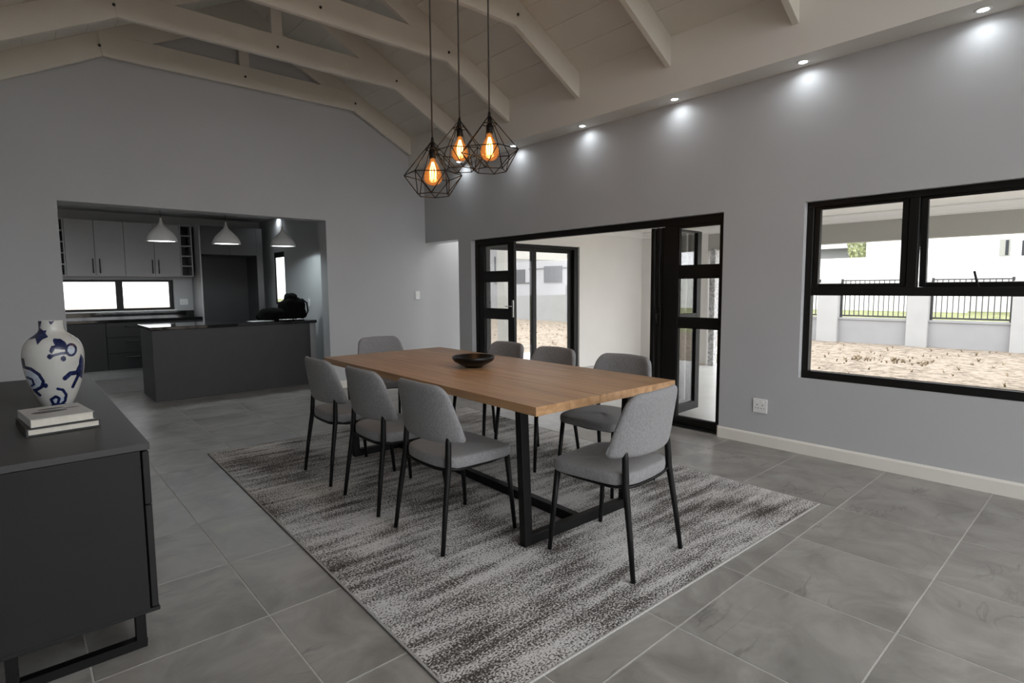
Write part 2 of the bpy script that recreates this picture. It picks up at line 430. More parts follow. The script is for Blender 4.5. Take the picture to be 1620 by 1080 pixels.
# ------------------------------------------------------------------ walls
DY0, DY1, DZ = 2.455, 6.08, 2.012          # stacking door
WY0, WY1, WZ0, WZ1 = -0.30, 1.785, 0.615, 2.018   # window
PY0, PZ = 6.367, 2.04                       # passage opening
x0, x1 = WX, WX + WT
w = MB()
w.box(x0, YB, 0, x1, WY0, ZC + 0.3)
w.box(x0, WY0, 0, x1, WY1, WZ0).box(x0, WY0, WZ1, x1, WY1, ZC + 0.3)
w.box(x0, WY1, 0, x1, DY0, ZC + 0.3)
w.box(x0, DY0, DZ, x1, DY1, ZC + 0.3)
w.box(x0, DY1, 0, x1, PY0, ZC + 0.3)
w.box(x0, PY0, PZ, x1, WY, ZC + 0.3)
struct('wall_right', w, PAINT, 'grey wall with the large window and the folding door')
OX0, OX1, OZ = 0.381, 3.164, 2.268
w = MB()
w.box(XL - 0.2, WY, 0, OX0, WY + 0.2, OZ).box(OX1, WY, 0, 5.45, WY + 0.2, OZ)
w.prism([(XL - 0.2, OZ), (5.45, OZ), (5.45, 3.2), (WX + .1, 3.2), (XC, z_brd(XC) + 0.02), (XL - 0.2, z_brd(XL) - .1)], 1, WY, WY + 0.2)
struct('wall_far', w, PAINT, 'grey gable wall with the wide kitchen opening')
w = MB()
w.box(XL - 0.2, YB, 0, XL, WY, 3.4)
struct('wall_left', w, PAINT, 'grey wall on the left beside the sideboard')
# unseen gable end behind the camera, glazing added to bring in enough daylight
added_win = structure('added_gable_window', 'unseen gable end behind the camera, glazing added for daylight')
gb = MB().box(XL, YB - 0.1, 0, XL + 0.06, YB, 3.0).box(WX - 0.06, YB - 0.1, 0, WX, YB, 3.0)
for k in range(1, 5):
    xx = XL + (WX - XL) * k / 5
    gb.box(xx - .03, YB - .1, 0, xx + .03, YB, z_brd(xx) - .03)
gb.box(XL, YB - .1, 0, WX, YB, .05).box(XL, YB - .1, 2.35, WX, YB, 2.42)
obj('window_frame', gb, ALU, added_win)
for k in range(5):
    xa_, xb_ = XL + (WX - XL) * k / 5 + .03, XL + (WX - XL) * (k + 1) / 5 - .03
    obj('pane', MB().box(xa_, YB - .053, .05, xb_, YB - .047, 2.35), GLASS, added_win)
    obj('pane', MB().box(xa_, YB - .053, 2.42, xb_, YB - .047, min(z_brd(xa_), z_brd(xb_)) - .05), GLASS, added_win)

# ceiling: slab above, boards below, bulkheads along the eaves
c = MB()
for sx in (1, -1):
    xe = FX if sx > 0 else 2 * XC - FX
    pts = [(xe + sx * 0.5, z_brd(xe) - 0.5 * SL + 0.02), (XC, z_brd(XC) + 0.02), (XC, z_brd(XC) + 0.12), (xe + sx * 0.5, z_brd(xe) - 0.5 * SL + 0.12)]
    c.prism(pts if sx < 0 else pts[::-1], 1, YB - 0.2, WY + 0.2)
ceiling = struct('ceiling', c, TIMBER, 'white painted boarded cathedral ceiling')
NB = 9
LEN = (FX - XC) * sqrt(1 + SL * SL)
for sx in (1, -1):
    for k in range(NB):
        bw = LEN / NB
        s0, s1 = k * bw, (k + 1) * bw
        dx, dz = sx / sqrt(1 + SL * SL), -SL / sqrt(1 + SL * SL)
        nx, nz = sx * SL / sqrt(1 + SL * SL), 1 / sqrt(1 + SL * SL)
        zr = z_brd(XC)
        def Q(s_, t): return (XC + dx * s_ + nx * t, zr + dz * s_ + nz * t)
        v = 0.004
        poly = [Q(s0 + 0.0005, v), Q(s0 + v, 0), Q(s1 - v, 0), Q(s1 - 0.0005, v), Q(s1 - 0.0005, 0.02), Q(s0 + 0.0005, 0.02)]
        obj('ceiling_board', MB().prism(poly, 1, YB, WY - 0.001), BOARD, ceiling)
obj('bulkhead', MB().box(FX, YB, ZC, WX - 0.0005, WY - 0.0005, 3.66), CEIL, ceiling)
obj('bulkhead', MB().box(XL + 0.0005, YB, ZC, 2 * XC - FX, WY - 0.0005, 3.66), CEIL, ceiling)

# skirting
struct('baseboard_right', MB().prism([(WX - 0.018, 0), (WX, 0), (WX, 0.1), (WX - 0.008, 0.1), (WX - 0.018, 0.086)], 1, YB, DY0)
       .box(WX, DY0 - 0.001, 0, WX + 0.09, DY0 + 0.016, 0.1), SKIRT, 'cream skirting board under the window')
struct('baseboard_far', MB().box(OX1 + 0.002, WY - 0.018, 0, 5.4, WY, 0.1).box(XL, WY - 0.018, 0, OX0 - 0.002, WY, 0.1), SKIRT)

# roof trusses
TY_LIST = [(7.13, 'white timber roof truss set against the far gable wall'),
           (6.055, 'second white roof truss from the far gable wall'),
           (4.98, 'third white roof truss from the gable wall, behind the pendant cords'),
           (3.905, 'fourth white roof truss from the gable wall, just beyond the pendant cords'),
           (2.845, 'white rafter truss ending above the third spotlight from the right'),
           (1.775, 'nearest visible white roof truss, its rafter tip at the top edge')]
def rafter_mesh(sx):
    def X(x): return XC + sx * (x - XC)
    pts = [(X(FX), z_raf(FX)), (X(FX), z_brd(FX)), (XC, z_brd(XC)), (XC, z_raf(XC))]
    return MB().prism(pts, 1, 0.0, 0.05).mesh('rafter')
_raf = [rafter_mesh(1), rafter_mesh(-1)]
_tz0, _tz1 = 3.745, 3.98
_xa = FX - (_tz0 - z_raf(FX)) / SL; _xb = FX - (_tz1 - z_brd(FX)) / SL
_tie = MB().prism([(2 * XC - _xa, _tz0), (_xa, _tz0), (_xb, _tz1), (2 * XC - _xb, _tz1)], 1, -0.004, 0.046).mesh('tie_beam')
_post = MB().box(XC - 0.055, 0.001, _tz0 + 0.06, XC + 0.055, 0.049, z_raf(XC) + 0.02).mesh('king_post')
_bolt = MB().lathe([(0.0, 0.012), (0.009, 0.012), (0.013, 0.006), (0.013, -0.004)], 10)
_bolt.v = [(x, -z, y) for x, y, z in _bolt.v]; _bolt = _bolt.mesh('bolt')
for y, lab in TY_LIST:
    t = thing('roof_truss', lab, 'roof truss', (0, y, 0), group='white roof trusses')
    for me in _raf: obj('rafter', me, TIMBER, t, bevel=0.003, seg=1)
    obj('tie_beam', _tie, TIMBER, t, bevel=0.003, seg=1)
    obj('king_post', _post, TIMBER, t, bevel=0.003, seg=1)
    for bx, bz in ((XC, 3.86), (_xa + 0.02, 3.84), (2 * XC - _xa - 0.02, 3.84)):
        obj('bolt', _bolt, BOLT, t, (bx, -0.004, bz))

# ------------------------------------------------------------------ joinery helpers (frames in the plane x = const, opening along y)
def leaf_parts(root, y0, y1, z0, z1, xc, panes, st0, st1, top, bot, dep=0.045):
    """one glazed door leaf in the plane x=xc; panes = list of (z0, z1) openings; parented to root"""
    lf = MB()
    lf.box(xc - dep / 2, y0, z0, xc + dep / 2, y0 + st0, z1).box(xc - dep / 2, y1 - st1, z0, xc + dep / 2, y1, z1)
    zs = sorted(panes)
    edges = [z0] + [q for p in zs for q in p] + [z1]
    for a, b in zip(edges[0::2], edges[1::2]):
        lf.box(xc - dep / 2, y0 + st0, a, xc + dep / 2, y1 - st1, b)
    o = obj('door_leaf', lf, ALU, root, bevel=0.003, seg=1)
    for a, b in zs:
        obj('pane', MB().box(xc - 0.003, y0 + st0 - .002, a - .002, xc + 0.003, y1 - st1 + .002, b + .002), GLASS, o)
        bd = MB()
        for s_ in (-1, 1):
            X0, X1 = xc + s_ * dep / 2 * 0.3, xc + s_ * dep / 2 * 0.8
            bd.box(X0, y0 + st0, a, X1, y0 + st0 + 0.012, b).box(X0, y1 - st1 - 0.012, a, X1, y1 - st1, b)
            bd.box(X0, y0 + st0 + .012, a, X1, y1 - st1 - .012, a + 0.012).box(X0, y0 + st0 + .012, b - 0.012, X1, y1 - st1 - .012, b)
        obj('glazing_bead', bd, ALU, o)
    return o

# ---- folding door in the right wall
DX = WX + 0.105
door1 = structure('door_1', 'black aluminium folding patio door standing open')
fr = MB()
fr.box(DX - 0.035, DY0, 1.945, DX + 0.035, DY1, DZ)
fr.box(DX - 0.035, DY0, 0, DX + 0.035, DY0 + 0.045, 1.945).box(DX - 0.035, DY1 - 0.06, 0, DX + 0.035, DY1, 1.945)
obj('door_frame', fr, ALU, door1, bevel=0.003, seg=1)
obj('door_sill', MB().box(DX - 0.05, DY0, 0, DX + 0.05, DY1, 0.022).box(DX - 0.01, DY0, 0.022, DX + 0.01, DY1, 0.03), ALU, door1)
PAN = [(0.12, 0.955), (1.075, 1.447), (1.570, 1.925)]
l1 = leaf_parts(door1, 5.30, 6.02, 0.035, 1.943, DX, PAN, 0.11, 0.10, .06, .1)
l2 = leaf_parts(door1, 2.49, 3.10, 0.035, 1.943, DX, [(0.085, 0.972), (1.056, 1.446), (1.552, 1.925)], 0.03, 0.15, .06, .1)
# leaves folded back outside, standing across the threshold
def fold_leaf(yc, ang, length=0.70):
    piv = bpy.data.objects.new('folded_leaf', None); COL.objects.link(piv); piv.parent = door1
    piv.location = (DX + 0.01, yc, 0); piv.rotation_euler = (0, 0, ang)
    # build along +x in local space
    lf = MB(); st = 0.085; dep = 0.042; z0, z1 = 0.035, 1.94
    lf.box(0, -dep / 2, z0, st, dep / 2, z1).box(length - st, -dep / 2, z0, length, dep / 2, z1)
    edges = [z0] + [q for p in PAN for q in p] + [z1]
    for a, b in zip(edges[0::2], edges[1::2]): lf.box(st, -dep / 2, a, length - st, dep / 2, b)
    obj('leaf_frame', lf, ALU, piv, bevel=0.003, seg=1)
    for a, b in PAN:
        obj('pane', MB().box(st - .002, -0.003, a - .002, length - st + .002, 0.003, b + .002), GLASS, piv)
fold_leaf(3.135, 0.02, 0.72)
fold_leaf(3.195, 0.04, 0.72)
fold_leaf(3.255, 0.10, 0.72)
h = MB().box(DX - 0.03, 5.305, 0.98, DX - 0.022, 5.335, 1.20).tube([(DX - 0.03, 5.32, 1.12), (DX - 0.06, 5.32, 1.12), (DX - 0.065, 5.36, 1.12), (DX - 0.065, 5.42, 1.12)], 0.008, 8)
obj('door_handle', h, CHROME, door1, label='chrome lever handle')
h = MB().box(DX - 0.03, 3.135, 0.98, DX - 0.022, 3.165, 1.16).tube([(DX - 0.03, 3.15, 1.09), (DX - 0.065, 3.15, 1.09), (DX - 0.07, 3.15, 1.0)], 0.009, 8)
obj('door_handle', h, ALU, door1)
h = MB().tube([(DX - 0.03, 5.86, 1.08), (DX - 0.05, 5.86, 1.09), (DX - 0.055, 5.87, 1.14), (DX - 0.05, 5.875, 1.17)], 0.008, 8)
obj('window_catch', h, ALU, door1)

# ---- large window
win1 = structure('window_1', 'large black framed window looking onto the sandy garden')
VX = WX + 0.085; d = 0.032
m1a, m1b = 1.0, 1.145
m2a, m2b = 0.36, 0.50
fr = MB().box(VX - d, WY0, WZ0, VX + d, WY1, WZ0 + 0.058).box(VX - d, WY0, WZ1 - 0.045, VX + d, WY1, WZ1)
fr.box(VX - d, WY1 - 0.05, WZ0 + .058, VX + d, WY1, WZ1 - .045).box(VX - d, WY0, WZ0 + .058, VX + d, WY0 + 0.05, WZ1 - .045)
fr.box(VX - d, WY0 + .05, 1.283, VX + d, WY1 - .05, 1.345)
fr.box(VX - d, 1.045, 1.345, VX + d, 1.105, WZ1 - .045)
fr.box(VX - d, 0.30, 1.345, VX + d, 0.36, WZ1 - .045)
obj('window_frame', fr, ALU, win1, bevel=0.003, seg=1)
obj('pane', MB().box(VX - .003, WY0 + .05, WZ0 + .058, VX + .003, WY1 - .05, 1.283), GLASS, win1)
def sash(y0, y1, tilt):
    piv = bpy.data.objects.new('window_sash', None); COL.objects.link(piv); piv.parent = win1
    zt = WZ1 - 0.045; zb = 1.345
    piv.location = (VX + 0.005, 0, zt); piv.rotation_euler = (0, -tilt, 0)
    s_ = 0.040; s = MB(); hh = zt - zb
    s.box(-.022, y0, -hh, .022, y0 + s_, 0).box(-.022, y1 - s_, -hh, .022, y1, 0)
    s.box(-.022, y0 + s_, -hh, .022, y1 - s_, -hh + 0.03).box(-.022, y0 + s_, -0.02, .022, y1 - s_, 0)
    obj('sash_frame', s, ALU, piv, bevel=0.003, seg=1)
    obj('pane', MB().box(-.003, y0 + s_ - .002, -hh + .028, .003, y1 - s_ + .002, -.018), GLASS, piv)
sash(1.107, WY1 - 0.052, 0.0)
sash(0.362, 1.043, 0.10)
sash(WY0 + 0.052, 0.298, 0.0)
obj('window_stay', MB().tube([(VX - 0.02, 0.70, 1.34), (VX - 0.045, 0.705, 1.36), (VX - 0.05, 0.725, 1.45)], 0.007, 8), ALU, win1)

# ---- patio end wall with sliding door, passage behind it
PEY = 6.30
SX0, SX1, SZ = 5.15, 7.215, 2.03
w = MB().box(x1, PEY, -0.05, SX0, PEY + 0.09, 2.6).box(SX1, PEY, -0.05, 9.2, PEY + 0.14, 2.6).box(SX0, PEY, SZ, SX1, PEY + 0.14, 2.6)
struct('wall_patio_end', w, PATIO_PAINT, 'white patio end wall around the sliding door')
door2 = structure('door_2', 'black sliding door in the white patio wall')
fr = MB().box(SX0, PEY + 0.03, 0, SX0 + 0.06, PEY + 0.13, SZ).box(SX1 - 0.10, PEY + 0.03, 0, SX1 - 0.005, PEY + 0.13, SZ)
fr.box(SX0 + .06, PEY + 0.03, SZ - 0.05, SX1 - .10, PEY + 0.13, SZ).box(SX0 + .06, PEY + 0.03, -0.02, SX1 - .10, PEY + 0.13, 0.03)
obj('door_frame', fr, ALU, door2, bevel=0.003, seg=1)
for a, b, yy in ((SX0 + 0.06, 6.235, PEY + 0.065), (6.155, SX1 - 0.10, PEY + 0.105)):
    s = MB().box(a, yy - .018, .03, a + .075, yy + .018, SZ - .05).box(b - .075, yy - .018, .03, b, yy + .018, SZ - .05)
    s.box(a + .075, yy - .018, .03, b - .075, yy + .018, .11).box(a + .075, yy - .018, SZ - .11, b - .075, yy + .018, SZ - .05)
    lf = obj('door_leaf', s, ALU, door2, bevel=0.003, seg=1)
    obj('pane', MB().box(a + .073, yy - .003, .108, b - .073, yy + .003, SZ - .108), GLASS, lf)
# passage box (south wall, unseen ceiling cut short, end left open to brighten the far wall)
struct('wall_passage', MB().box(x1, PY0 - 0.001 + 0.03, 0, SX0 - 0.001, PY0 + 0.1, 2.6), PATIO_PAINT)
struct('ceiling_passage', MB().box(x1, PY0, 2.4, 5.15, WY, 2.55), CEIL)

# ---- patio shell
struct('floor_patio', MB().box(x1, -3.4, -0.20, 9.35, PEY, -0.02).box(5.45, PEY, -0.2, 12, 8.6, -0.03), SLAB, 'pale patio paving')
struct('wall_patio_side', MB().box(9.0, 4.95, -0.2, 9.2, PEY, 2.6), PATIO_PAINT, 'short white wall beside the patio opening')
struct('trim_1', MB().box(9.0, -3.4, 1.965, 9.2, 4.95, 2.6), mat('patio_beam_paint', (0.42, 0.41, 0.375), 0.8, spec=.2, nscale=2, namp=.02), 'beam across the open side of the patio')
pc = struct('ceiling_patio', MB().box(x1, -3.4, 2.36, 9.2, PEY, 2.6), PATIO_PAINT, 'white patio ceiling')
corn = [(0, 0), (0.10, 0), (0.10, -0.018), (0.075, -0.03), (0.045, -0.06), (0.03, -0.09), (0.018, -0.10), (0.018, -0.118), (0, -0.118)]
cm = MB().prism([(9.0 - a, 2.36 + b) for a, b in corn], 1, -3.4, PEY)
cm.prism([(x1 + a, 2.36 + b) for a, b in corn][::-1], 1, -3.4, PEY)
cm.prism([(PEY - a, 2.36 + b) for a, b in corn][::-1], 0, x1, 9.0)
struct('trim_2', cm, PATIO_PAINT, 'white cornice around the patio ceiling')
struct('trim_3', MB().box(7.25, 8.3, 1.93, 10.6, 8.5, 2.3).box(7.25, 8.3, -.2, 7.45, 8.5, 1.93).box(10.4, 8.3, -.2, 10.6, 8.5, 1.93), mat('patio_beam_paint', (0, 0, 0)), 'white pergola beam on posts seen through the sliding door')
tag(obj('patio_column', MB().box(8.98, 4.80, -0.05, 9.10, 4.90, 1.99), mat('speckled_stone', (0.5, 0.5, 0.5), 0.9, nscale=25, namp=0.5)),
    'narrow speckled stone column seen through the right door glass', 'column')

# ------------------------------------------------------------------ garden
struct('ground', MB().box(-30, -40, -0.5, 17.2, 11, -0.2).box(-30, 11, -0.5, 18.5, 60, -0.2), SAND, 'dry sandy garden')
struct('ground_field', MB().box(17.2, -60, -0.5, 90, 11, -0.2).box(18.5, 11, -0.5, 90, 90, -0.2), GRASS, 'grass field beyond the fence')
GX = 16.9
wg = structure('wall_garden', 'grey plastered garden wall with tall piers')
pier_y = [9.0, 6.85, 4.74, 5.62]
piers = [(5.40, 5.92), (3.39, 3.83), (1.42, 1.86), (7.45, 7.9), (9.5, 9.95), (-0.6, -0.15), (-2.6, -2.15)]
for a, b in piers:
    obj('pier', MB().box(GX - 0.12, a, -0.25, GX + 0.25, b, 1.42), PIER_M, wg, bevel=0.01, seg=1)
ps = sorted(piers)
fence_lab = {0: 'black railing panel at the far right behind the window edge', 1: 'black railing panel far right, beyond the last pier', 2: 'black railing panel in the garden wall right of the middle pier',
             3: 'black railing panel in the garden wall left of the middle pier', 4: 'partly hidden black railing panel at the left window jamb', 5: 'black railing panel left of the window view'}
for k in range(len(ps) - 1):
    a, b = ps[k][1], ps[k + 1][0]
    obj('wall_panel', MB().box(GX, a, -0.25, GX + 0.2, b, 0.42).box(GX - 0.03, a, 0.42, GX + 0.23, b, 0.47), GARDEN_WALL, wg)
    if k in (0, 1, 5): 
        if k == 0 or k == 5: continue
    t = thing('fence_panel', fence_lab[k], 'fence', (GX + 0.1, a, 0.47), group='railing panels in the garden wall')
    Lp = b - a
    obj('rail', MB().box(-.02, 0, 0.03, .02, Lp, 0.07), FENCE_M, t); obj('rail', MB().box(-.02, 0, 0.78, .02, Lp, 0.81), FENCE_M, t); obj('rail', MB().box(-.02, 0, 0.98, .02, Lp, 1.01), FENCE_M, t)
    obj('post', MB().box(-.025, 0.0, 0, .025, 0.05, 1.04), FENCE_M, t); obj('post', MB().box(-.025, Lp - .05, 0, .025, Lp, 1.04), FENCE_M, t)
    nb = int(Lp / 0.105); bm_ = MB().box(-.009, -.009, 0.05, .009, .009, 0.99).mesh('bar')
    for q in range(1, nb): obj('bar', bm_, FENCE_M, t, (0, q * Lp / nb, 0))
# plain tall boundary wall seen through the sliding door
t = thing('neighbour_house', 'pale grey neighbouring house wall with a gridded window, seen through the sliding door', 'house', (18.4, 12.2, -0.3))
obj('house_wall', MB().box(0, 0, 0, 5, 22, 5.0), HOUSE_G, t)
for y0, y1, z0, z1 in ((4.9, 6.0, 1.85, 2.6), (3.6, 4.15, 1.85, 2.35), (7.3, 8.6, 1.85, 2.5)):
    wn = obj('window', MB().box(-.05, y0, z0, 0.02, y1, z1), FENCE_M, t)
    nx_, nz_ = 3, 2
    for i in range(nx_):
        for k in range(nz_):
            obj('pane', MB().box(-.06, y0 + .05 + i * (y1 - y0 - .05) / nx_, z0 + .05 + k * (z1 - z0 - .05) / nz_, -.03, y0 + (i + 1) * (y1 - y0 - .05) / nx_, z0 + (k + 1) * (z1 - z0 - .05) / nz_), WIN_DARK, wn)
obj('conduit', MB().tube([(-.03, 3.2, 2.5), (-.03, 7.0, 2.5)], 0.03, 6).tube([(-.03, 7.0, 1.85), (-.03, 9.5, 1.85), (-.03, 9.5, 3.2)], 0.03, 6), FENCE_M, t)
# white house beyond the field
t = thing('white_house', 'white two-storey house across the field with narrow window at right', 'house', (40, -14, -0.3))
obj('house_wall', MB().box(0, 0, 0, 10, 18.6, 8.0).box(-4, 0, 0, 0, 17.5, 3.0).box(0, 18.6, 0, 8, 25.4, 8.0), HOUSE_W, t)
wn = obj('window', MB().box(-.08, 18.65, 3.1, 0.05, 19.1, 4.0), mat('grey_far_frame', (.3, .3, .27), .7), t)
obj('pane', MB().box(-.10, 18.72, 3.15, -.05, 18.85, 3.95), WIN_DARK, wn)
wn = obj('window', MB().box(-.08, 18.1, 3.1, 0.05, 18.2, 3.9), WIN_DARK, t)
struct('wall_field', MB().box(38, 6, -.3, 38.3, 40, 2.95), HOUSE_W, 'long white wall across the grass field')
t = thing('grey_roof_house', 'small house with dark roof edge left of the garden tree', 'house', (44, 13.3, -0.3))
obj('house_wall', MB().box(0, 0, 0, 6, 2.4, 4.3), HOUSE_G, t)
obj('roof', MB().prism([(-0.8, 4.15), (7, 4.15), (7, 5.0), (2.5, 5.0)], 1, -.4, 2.9), ROOF_G, t)
t = thing('garden_tree', 'pale green tree beside the white house beyond the fence', 'tree', (42, 12.45, -0.3))
obj('trunk', MB().tube([(0, 0, 0), (0.1, 0, 1.5), (0, .1, 3.5)], [0.2, 0.15, 0.08], 8), BARK, t)
lm = MB(); rnd = random.Random(3)
for k in range(900):
    a_, e_ = rnd.uniform(0, 2 * pi), rnd.uniform(-1, 1); rr_ = rnd.uniform(0.5, 1.0) ** 0.4
    p = Vector((0.8 * rr_ * cos(a_) * sqrt(1 - e_ * e_), 0.62 * rr_ * sin(a_) * sqrt(1 - e_ * e_), 4.3 + 1.2 * rr_ * e_))
    q = Vector((rnd.uniform(-1, 1), rnd.uniform(-1, 1), rnd.uniform(-1, 1))).normalized(); r_ = q.orthogonal().normalized(); s_ = q.cross(r_)
    z = rnd.uniform(0.06, 0.15)
    lm.add([p + r_ * z, p + s_ * z * .6, p - r_ * z, p - s_ * z * .6], [(0, 1, 2, 3)])
lv = obj('foliage', lm, LEAF, t); lv['kind'] = 'stuff'
# dry weeds on the sand
wm = MB(); rnd = random.Random(11)
for k in range(420):
    px, py = rnd.uniform(10, 16.6), rnd.uniform(-1, 20)
    if k < 60: px, py = rnd.uniform(12.8, 13.6), rnd.uniform(2.6, 4.0)
    hgt = rnd.uniform(0.03, 0.085)
    for q in range(5):
        a_ = rnd.uniform(0, 2 * pi); dx_, dy_ = cos(a_), sin(a_)
        wm.add([(px - dy_ * .012, py + dx_ * .012, -0.2), (px + dy_ * .012, py - dx_ * .012, -0.2), (px + dx_ * hgt * .8, py + dy_ * hgt * .8, -0.2 + hgt)], [(0, 1, 2)])
wo = obj('dry_weeds', wm, WEED); wo['kind'] = 'stuff'; tag(wo, 'scattered dry weed tufts on the sand outside', 'weeds')

# ------------------------------------------------------------------ kitchen shell
KX, KY, KZ = 3.5, 10.9, 2.6
KW = (0.42, 2.05, 1.035, 1.535)
w = MB().box(-1.0, KY, 0, KX + .2, KY + .2, KW[2]).box(-1.0, KY, KW[3], KX + .2, KY + .2, KZ).box(-1.0, KY, KW[2], KW[0], KY + .2, KW[3]).box(KW[1], KY, KW[2], KX + .2, KY + .2, KW[3])
struct('wall_kitchen_back', w, PAINT_K, 'kitchen back wall with the strip window')
KV = (9.70, 10.20, 1.10, 2.005)
w = MB()
for xa_, xb_, yb_ in ((KX, KX + .015, KV[1]), (KX + .015, KX + .2, KV[1] + .55)):
    w.box(xa_, WY + .2, 0, xb_, KV[0], KZ).box(xa_, yb_, 0, xb_, KY, KZ).box(xa_, KV[0], 0, xb_, yb_, KV[2]).box(xa_, KV[0], KV[3], xb_, yb_, KZ)
w.box(OX1, WY + 0.2, 0, KX, WY + 0.21, KZ)
struct('wall_kitchen_right', w, PAINT_K, 'kitchen side wall with the narrow window')
struct('wall_kitchen_left', MB().box(-1.2, WY + .2, 0, -1.0, KY + .2, KZ), PAINT_K)
struct('ceiling_kitchen', MB().box(-1.2, WY + .2, KZ, KX + .2, KY + .2, KZ + .2), mat('kitchen_ceiling_paint', (0.55, 0.55, 0.55), 0.8), 'kitchen ceiling')
win2 = structure('window_2', 'black framed strip window above the kitchen worktop')
a, b, z0, z1 = KW
fr = MB().box(a, KY + .06, z0, b, KY + .12, z0 + .035).box(a, KY + .06, z1 - .035, b, KY + .12, z1).box(a, KY + .06, z0 + .035, a + .04, KY + .12, z1 - .035).box(b - .06, KY + .06, z0 + .035, b, KY + .12, z1 - .035)
fr.box(1.24, KY + .06, z0 + .035, 1.335, KY + .12, z1 - .035)
obj('window_frame', fr, ALU, win2)
obj('pane', MB().box(a + .04, KY + .087, z0 + .035, 1.24, KY + .093, z1 - .035), GLASS, win2); obj('pane', MB().box(1.335, KY + .087, z0 + .035, b - .06, KY + .093, z1 - .035), GLASS, win2)
obj('window_sill', MB().box(a - .02, KY - .012, z0 - .02, b + .02, KY + .06, z0), PLASTIC, win2)
win3 = structure('window_3', 'narrow bright window in the kitchen side wall')
a, b, z0, z1 = KV
fr = MB().box(KX + .004, a, z1 - .09, KX + .03, b, z1).box(KX + .004, a, z0, KX + .03, b, z0 + .04).box(KX + .004, a, z0 + .04, KX + .03, a + .015, z1 - .09).box(KX + .004, b - .015, z0 + .04, KX + .03, b, z1 - .09)
obj('window_frame', fr, ALU, win3); obj('pane', MB().box(KX + .016, a + .015, z0 + .04, KX + .020, b - .015, z1 - .09), GLASS, win3)

# ------------------------------------------------------------------ kitchen furniture
def bar_handle(parent, x, y, z, length, vertical=True, m=None):
    h = MB()
    if vertical: h.tube([(x, y - .03, z), (x, y - .03, z + length)], 0.008, 8).tube([(x, y, z + .02), (x, y - .03, z + .02)], .006, 6).tube([(x, y, z + length - .02), (x, y - .03, z + length - .02)], .006, 6)
    else: h.tube([(x, y - .03, z), (x + length, y - .03, z)], 0.008, 8).tube([(x + .02, y, z), (x + .02, y - .03, z)], .006, 6).tube([(x + length - .02, y, z), (x + length - .02, y - .03, z)], .006, 6)
    return obj('handle', h, m or mat('dark_steel_handle', (0.10, 0.10, 0.10), 0.35, 0.8), parent)
LCY = 10.32
units = [(-0.20, 0.385, 'door', 'dark lower kitchen cupboard hidden left behind the opening jamb'),
         (0.385, 1.012, 'door', 'dark plain-doored lower cupboard under the strip window'),
         (1.012, 1.66, 'drawer', 'dark three-drawer kitchen unit under the strip window'),
         (1.66, 2.33, 'door', 'dark lower cupboard beside the fridge housing')]
for a, b, kind, lab in units:
    if a < 0: continue
    t = thing('lower_cabinet', lab, 'cabinet', (a, LCY, 0), group='dark lower kitchen cabinets')
    W = b - a - .002
    obj('body', MB().box(0, .02, .15, W, .56, .878), CAB_D, t)
    obj('kickboard', MB().box(0, .06, 0.001, W, .08, .15), KICK, t)
    if kind == 'door':
        dr = obj('door', MB().box(.002, 0, .155, W - .002, .018, .872), CAB_D, t, bevel=.002, seg=1)
    else:
        for q0, q1 in ((.155, .40), (.405, .645), (.65, .872)):
            dr = obj('drawer', MB().box(.002, 0, q0, W - .002, .018, q1), CAB_D, t, bevel=.002, seg=1)
            bar_handle(dr, W / 2 - .09, 0, q1 - .06, .18, False)
tp = thing('worktop', 'long black granite worktop with upstand along the back wall', 'worktop', (0, 0, 0))
obj('slab', MB().box(0.15, LCY - .03, .88, 2.33, KY - .001, .92), GRANITE, tp, bevel=.003, seg=1)
obj('upstand', MB().box(0.15, KY - .021, .92, 2.33, KY - .001, 1.012), GRANITE, tp)
# upper cabinets
UCY, UZ0, UZ1 = 10.55, 1.585, 2.43
for a, b, dv, lab in ((0.608, 1.34, 0.964, 'pale grey two-door wall cupboard nearest the left opening jamb'),
                      (1.34, 2.108, 1.739, 'pale grey two-door wall cupboard left of the fridge housing')):
    t = thing('wall_cabinet', lab, 'cabinet', (0, UCY, 0), group='pale wall cupboards')
    obj('body', MB().box(a + .001, .02, UZ0, b - .001, KY - UCY, UZ1), CAB_L, t)
    for q0, q1, hx in ((a + .003, dv - .003, dv - .035), (dv + .003, b - .003, dv + .05)):
        dr = obj('door', MB().box(q0, 0, UZ0, q1, .018, UZ1), CAB_L, t, bevel=.002, seg=1)
        bar_handle(dr, hx, 0, 1.63, .22)
for a, b, lab in ((0.45, 0.606, 'five-hole bottle rack left of the wall cupboards'), (2.11, 2.29, 'five-hole bottle rack beside the fridge housing')):
    t = thing('bottle_rack', lab, 'bottle rack', (a, UCY, UZ0), group='bottle racks')
    W, Hh = b - a, UZ1 - UZ0
    D = KY - UCY
    obj('side_panel', MB().box(0, 0, 0, .016, D, Hh), CAB_L, t); obj('side_panel', MB().box(W - .016, 0, 0, W, D, Hh), CAB_L, t)
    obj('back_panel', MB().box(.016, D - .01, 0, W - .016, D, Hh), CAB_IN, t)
    for q in range(6):
        zz = q * (Hh - .016) / 5
        obj('shelf', MB().box(.016, 0, zz, W - .016, D - .01, zz + .016), CAB_L, t)
